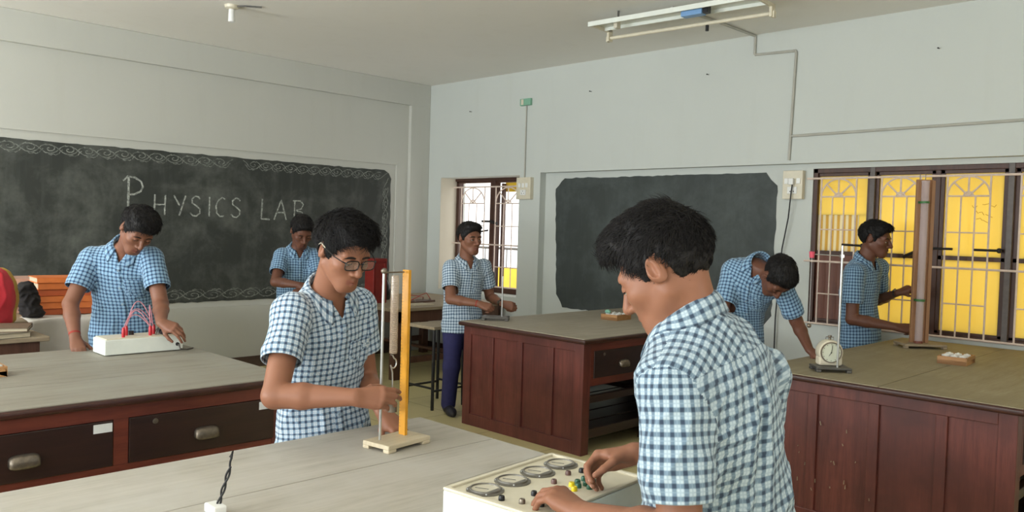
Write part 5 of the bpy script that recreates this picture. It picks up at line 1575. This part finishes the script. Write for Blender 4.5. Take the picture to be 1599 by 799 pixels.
t = thing('retort_stand', 'grey iron stand with a tall thin rod in front of the stop clock', 'stand', (-1.821, 4.204, TT), math.radians(42))
feet_base(MB(), .18, .13, 0, .026, .014).build('base', M['iron'], t, .004)
MB().tube([(.022, -.042, .026), (.022, -.042, .655)], .006, 12).build('rod', M['steel'], t)
pd = thing('pendulum', 'thread pendulum with a pink cork, hanging left of the tall thin rod', 'pendulum', (-1.821, 4.204, TT), math.radians(42))
b = MB(); b.tube([(.022, -.034, .60), (-.04, .02, .603), (-.10, .04, .604)], .0022, 8); b.box(.014, .030, -.050, -.030, .592, .608); b.build('clamp', M['steel'], pd)
MB().lathe([(.0001, .585), (.012, .585), (.015, .618), (.0001, .618)], (-.105, .042, 0), 14).build('cork', plain('pink_cork', (206, 74, 96), .6), pd)
MB().tube([(-.105, .042, .60), (-.105, .042, .24)], .0008, 5).build('thread', M['paper'], pd)
MB().ball((-.105, .042, .228), .012, 14).build('bob', M['pull_metal'], pd)

# tall tube apparatus
t = thing('resonance_tube', 'tall glass tube on a wooden board with foot, in front of the yellow window', 'resonance tube', (-1.862, 5.643, TT), math.radians(44))
feet_base(MB(), .27, .17, 0, .030, .014).build('base', M['box_wood2'] if 'box_wood2' in M else M['old_wood'], t, .004)
M['tube_board'] = wood_mat('tan_tube_board', [(136, 96, 66), (156, 114, 80), (170, 130, 96)], 'z', 1.0, .45)
M['dark_scale'] = plain('red_brown_scale', (120, 66, 50), .45, .12, 12)
MB().box(-.060, .045, .004, .028, .030, 1.085).build('board', M['tube_board'], t, .002)
MB().box(.028, .050, -.008, .006, .030, 1.08).build('scale', M['yellow_paint2'] if 'yellow_paint2' in M else M['tube_board'], t, .001)
M['glass_tube'] = glassy('glass_tube', (214, 196, 196), .42)
b = MB().lathe([(.024, .034), (.024, 1.06), (.026, 1.065), (.026, 1.075)], (-.022, -.024, 0), 28); b.f = b.f[:-2]; b.sm = b.sm[:-2]; b.build('glass_tube', M['glass_tube'], t)
MB().lathe([(.0001, .03), (.027, .03), (.027, .045), (.0001, .045)], (-.022, -.024, 0), 20).build('stopper', M['dark_scale'], t)
M['green_band'] = plain('green_band', (62, 110, 60), .5)
for z in (.30, .93):
    b = MB().lathe([(.0245, z), (.0285, z), (.0285, z + .014), (.0245, z + .014)], (-.022, -.024, 0), 24); b.f = b.f[:-2]; b.sm = b.sm[:-2]; b.box(-.052, .01, -.004, .006, z, z + .014); b.build('band', M['green_band'], t)
for x in (-.04, -.005): MB().tube([(x, .016, 1.085), (x, .016, 1.12)], .003, 6).build('pin', M['pull_metal'], t)

# retort stand of the student at the narrow window
t = thing('retort_stand', 'short rod stand with a light plate base at the corner of the dark red table', 'stand', (-4.418, 4.285, TT), math.radians(40))
b = feet_base(MB(), .20, .12, 0, .030, .016); b.build('base', M['steel_dull'] if 'steel_dull' in M else M['iron'], t, .004)
MB().tube([(.045, .0, .03), (.045, .0, .33)], .0055, 12).build('rod', M['steel'], t)

# ------------------------------------------------------------------ the seven students
KEYS = ('neck', 'hips', 'headc', 'shR', 'shL', 'elR', 'wrR', 'reach_R', 'back_R', 'elL', 'wrL', 'reach_L', 'back_L', 'hS', 'hF', 'hU', 'tF')
POSE_ROWS = [
    ((-4.672, 1.694, 1.294), (-4.786, 1.728, 0.829), (-4.488, 1.685, 1.389), (-4.809, 1.555, 1.225), (-4.581, 1.811, 1.234), (-4.746, 1.442, 0.982), (-4.573, 1.413, 0.826), (0.759, -0.028, -0.651), (0.633, -0.204, 0.747), (-4.452, 1.801, 0.991), (-4.244, 1.721, 0.917), (0.807, 0.510, -0.299), (0.509, -0.341, 0.791), (0.141, -0.982, 0.129), (0.743, 0.018, -0.669), (0.654, 0.190, 0.732), (0.962, -0.275, 0.000)),
    ((-2.378, 1.518, 1.224), (-2.461, 1.568, 0.745), (-2.264, 1.497, 1.364), (-2.359, 1.365, 1.165), (-2.403, 1.660, 1.175), (-2.246, 1.255, 0.927), (-2.048, 1.409, 0.936), (0.487, 0.873, -0.040), (0.795, -0.424, 0.434), (-2.441, 1.726, 0.900), (-2.217, 1.633, 0.836), (0.720, 0.321, -0.615), (0.672, -0.101, 0.734), (0.061, -0.998, 0.000), (0.912, 0.056, -0.407), (0.406, 0.025, 0.914), (0.997, -0.079, 0.000)),
    ((-0.915, 1.424, 1.284), (-0.885, 1.520, 0.874), (-0.949, 1.395, 1.378), (-0.878, 1.681, 1.149), (-0.855, 1.295, 1.167), (-0.920, 1.661, 0.888), (-1.098, 1.523, 0.954), (-0.797, -0.532, -0.285), (-0.571, 0.512, 0.642), (-0.814, 1.271, 0.906), (-1.047, 1.281, 0.883), (-0.969, 0.030, 0.244), (0.244, 0.001, 0.970), (-0.246, 0.969, 0.000), (-0.831, -0.211, -0.515), (-0.499, -0.127, 0.857), (-0.965, 0.261, 0.000)),
    ((-4.760, 4.285, 1.204), (-4.780, 4.272, 0.753), (-4.724, 4.273, 1.365), (-4.807, 4.150, 1.139), (-4.732, 4.452, 1.149), (-4.710, 4.082, 0.902), (-4.501, 4.186, 0.881), (0.817, 0.518, -0.254), (0.541, -0.534, 0.650), (-4.755, 4.540, 0.900), (-4.536, 4.463, 0.866), (0.834, 0.518, -0.192), (0.541, -0.835, 0.097), (-0.107, -0.994, 0.000), (0.992, -0.107, -0.070), (0.069, -0.007, 0.998), (0.956, -0.292, 0.000)),
    ((-5.914, 3.491, 1.242), (-5.952, 3.501, 0.765), (-5.813, 3.457, 1.379), (-5.969, 3.363, 1.183), (-5.874, 3.627, 1.186), (-5.843, 3.252, 0.978), (-5.624, 3.338, 0.966), (0.752, 0.633, -0.183), (0.523, -0.405, 0.751), (-5.734, 3.581, 0.966), (-5.617, 3.378, 0.945), (0.248, -0.927, -0.281), (0.308, -0.199, 0.930), (-0.220, -0.975, 0.000), (0.809, -0.183, -0.559), (0.545, -0.123, 0.829), (0.976, -0.217, 0.000)),
    ((-2.399, 4.494, 1.285), (-2.574, 4.581, 0.863), (-2.263, 4.456, 1.222), (-2.578, 4.483, 1.245), (-2.288, 4.571, 1.184), (-2.568, 4.380, 1.001), (-2.415, 4.288, 0.848), (0.702, 0.050, -0.710), (0.411, -0.843, 0.347), (-2.254, 4.695, 0.952), (-2.112, 4.583, 0.802), (0.942, 0.026, -0.334), (0.335, -0.127, 0.934), (-0.424, -0.906, 0.000), (0.280, -0.131, -0.951), (0.861, -0.403, 0.309), (0.867, -0.498, 0.000)),
    ((-2.306, 5.830, 1.313), (-2.337, 5.860, 0.821), (-2.257, 5.857, 1.454), (-2.317, 5.659, 1.216), (-2.284, 6.032, 1.257), (-2.305, 5.633, 0.901), (-2.040, 5.698, 0.872), (0.904, 0.424, -0.059), (0.380, -0.733, 0.565), (-2.332, 6.163, 1.009), (-2.136, 5.985, 1.082), (0.764, 0.411, 0.498), (-0.144, -0.643, 0.752), (0.054, -0.999, 0.000), (0.983, 0.053, -0.174), (0.173, 0.009, 0.985), (0.984, -0.181, 0.000))]
POSES = {'B%d' % i: dict(zip(KEYS, r_)) for i, r_ in enumerate(POSE_ROWS)}
LOW = [(-.12, -.070), (-.085, -.072), (-.055, -.066), (-.040, -.050), (-.031, .005), (-.022, .030), (-.004, .030), (.002, .0), (.006, -.030), (.022, -.032), (.032, .0), (.044, .018), (.058, .036), (.075, .050), (.12, .060)]
BOYS = [
 dict(key='B0', label='student in blue check leaning on the table behind the white circuit box', plaid='plaid_blue', skin='brown', handR='press', handL='reach',
      hair=dict(lumps=[((0, .060, .072), (.066, .042, .034)), ((0, .02, .10), (.07, .08, .03))], line=LOW, seed=2, strands=2600, r=.0013, len=.032, fringe=.10, mess=.03, lift=.15), head=1.03, res=.004, size=1.03, cuff=.66, cuff_r=.064),
 dict(key='B1', label='student with black glasses in a pale check shirt reaching for the spring stand', plaid='plaid_pale', skin='tan', handR='reach', handL='straight', nails=True,
      hair=dict(lumps=[((0, .062, .080), (.058, .046, .030)), ((0, .02, .104), (.062, .075, .026))], amp=.006, freq=42, seed=3, strands=5200, len=.032, fringe=.12, mess=.05, lift=.32, curl=.9, r=.0013, h=.004), head=.99, res=.0029, sres=.0034, size=1.02, cuff=.60, cuff_r=.063, fold=.006),
 dict(key='B2', label='student seen from behind with both hands on the meter box', plaid='plaid_grey', skin='tan', handR='pinch', handL='arch', nails=True,
      hair=dict(grow=-.002, lumps=[((0, .058, .082), (.060, .042, .034)), ((0, .005, .108), (.064, .078, .028))], amp=.005, freq=46, seed=4, strands=7000, len=.028, fringe=.10, mess=.05, lift=.26, curl=.7, r=.0012, h=.004), head=1.02, res=.0029, sres=.0034, size=1.05, cuff=.76, cuff_r=.064, fold=.007, pleat=True, placket=False, hem=-.3),
 dict(key='B3', label='student standing at the narrow window holding the rod stand, navy trousers in view', plaid='plaid_pale', skin='brown', handR='grip', handL='grip', eyes_open=True,
      hair=dict(lumps=[((0, .035, .085), (.066, .06, .032))], seed=5, strands=700, len=.022, fringe=.05, mess=.02), res=.0045, footR=None),
 dict(key='B4', label='student in the dim corner before the blackboard, behind the boy with glasses', plaid='plaid_blue', skin='dark', handR='reach', handL='reach',
      hair=dict(lumps=[((0, .035, .084), (.064, .055, .030))], seed=6, strands=700, len=.024, fringe=.05, mess=.03), res=.005),
 dict(key='B5', label='student bending over with his head down, propped on the edge of the right table', plaid='plaid_blue', skin='dark', handR='relaxed', handL='press',
      hair=dict(lumps=[((0, .03, .08), (.062, .05, .030))], seed=7, strands=2000, r=.0013, len=.022, fringe=.06, mess=.02), res=.0045, hang=.25, bow=.05, cuff=.84),
 dict(key='B6', label='student in profile before the yellow window gripping the tall glass tube', plaid='plaid_blue', skin='dark', handR='grip', handL='grip', eyes_open=True,
      hair=dict(lumps=[((0, .035, .082), (.062, .055, .030))], seed=8, strands=1500, len=.026, fringe=.07, mess=.03), res=.0045, size=1.05),
]
BUILT = {}
for P in BOYS:
    P['pose'] = POSES[P['key']]
    BUILT[P['key']] = build_person(P)

# glasses, watch, wristbands
def spectacles(key):
    root, q = BUILT[key]; A, hc, s = q['A'], q['hc'], q['hs']
    W = lambda x, y, z: Vector(hc + s * (x * A[0] + y * A[1] + z * A[2]) - ORG[root])
    f = MB()
    for e in (-1, 1):
        pts = []
        for i in range(29):
            a = 2 * PI * i / 28; c, d_ = math.cos(a), math.sin(a)
            x = .0255 * math.copysign(abs(c) ** .55, c); z = .0165 * math.copysign(abs(d_) ** .6, d_)
            pts.append(W(e * .0325 + x, .1045 - .10 * abs(e * .0325 + x) ** 1.3, -.001 + z))
        f.tube(pts, .0020 * s, 6, False)
        f.tube([W(e * .058, .1005, .008), W(e * .066, .094, .009)], .0022 * s, 6)
    f.tube([W(-.008, .1045, .004), W(0, .107, .006), W(.008, .1045, .004)], .0018 * s, 6)
    g = f.build('glasses', M['black'], root)
    for e in (-1, 1):
        b = MB(); b.tube([W(e * .066, .094, .009), W(e * .078, .06, .012), W(e * .082, .02, .018), W(e * .082, -.012, .024), W(e * .079, -.03, .008)], .0017 * s, 6); b.build('temple', M['black'], g)
        b = MB(); b.tube([W(e * .083, .015, .0195), W(e * .0835, -.012, .0255), W(e * .0805, -.024, .014)], .0021 * s, 6); b.build('temple_tip', M['cream_plastic'], g)
        vs = [W(e * .0325 + .025 * math.copysign(abs(math.cos(a)) ** .55, math.cos(a)), .1045 - .10 * abs(e * .0325 + .025 * math.copysign(abs(math.cos(a)) ** .55, math.cos(a))) ** 1.3, -.001 + .016 * math.copysign(abs(math.sin(a)) ** .6, math.sin(a))) for a in [2 * PI * i / 28 for i in range(28)]]
        b = MB(); b.add(vs, [tuple(range(28))]); o = b.build('lens', M['lens'], g); o.modifiers.new('t', 'SOLIDIFY').thickness = .0012
M['lens'] = glassy('spectacle_lens', (150, 140, 130), .22)
spectacles('B1')
def band(key, sd, name, mat, r, w, at=.03, dial=False):
    root, q = BUILT[key]; g = q['g']; wr, el = g['wr' + sd], g['el' + sd]; ax = unit(wr - el); c = wr - ax * at
    Dh = unit(g['back_' + sd] - ax * (g['back_' + sd] @ ax)); T = np.cross(ax, Dh)
    b = MB(); n_ = 24; vs = []
    for hh, rr in ((-w, r * .97), (-w, r), (w, r), (w, r * .97)):
        for k_ in range(n_):
            a = 2 * PI * k_ / n_; vs.append(Vector(c + ax * hh + (T * math.cos(a) + Dh * math.sin(a) * .84) * rr - ORG[root]))
    b.add(vs, [(i * n_ + k_, i * n_ + (k_ + 1) % n_, (i + 1) * n_ + (k_ + 1) % n_, (i + 1) * n_ + k_) for i in range(3) for k_ in range(n_)], True)
    o = b.build(name, mat, root)
    if dial:
        b = MB(); p = Vector(c + Dh * r * .80 - ORG[root]); d_ = Vector(Dh); e1, e2 = Vector(T), Vector(ax); vs = []
        for hh, rr in ((0, .016), (.008, .016), (.008, .0135), (.007, .013)):
            vs += [p + d_ * hh + e1 * rr * math.cos(2 * PI * k_ / 16) + e2 * rr * math.sin(2 * PI * k_ / 16) for k_ in range(16)]
        b.add(vs, [(i * 16 + k_, i * 16 + (k_ + 1) % 16, (i + 1) * 16 + (k_ + 1) % 16, (i + 1) * 16 + k_) for i in range(3) for k_ in range(16)] + [tuple(range(48, 64))], True)
        b.build('watch_case', M['pull_metal'], o)
M['red_thread'] = plain('red_wrist_thread', (150, 50, 40), .8)
band('B0', 'R', 'wrist_thread', M['red_thread'], .0285, .006, .02)
band('B3', 'R', 'wrist_thread', M['red_thread'], .029, .004, .015)
band('B3', 'L', 'wristwatch', M['black'], .0295, .010, .015, True)
band('B6', 'L', 'wristwatch', M['black'], .0295, .011, .015, True)
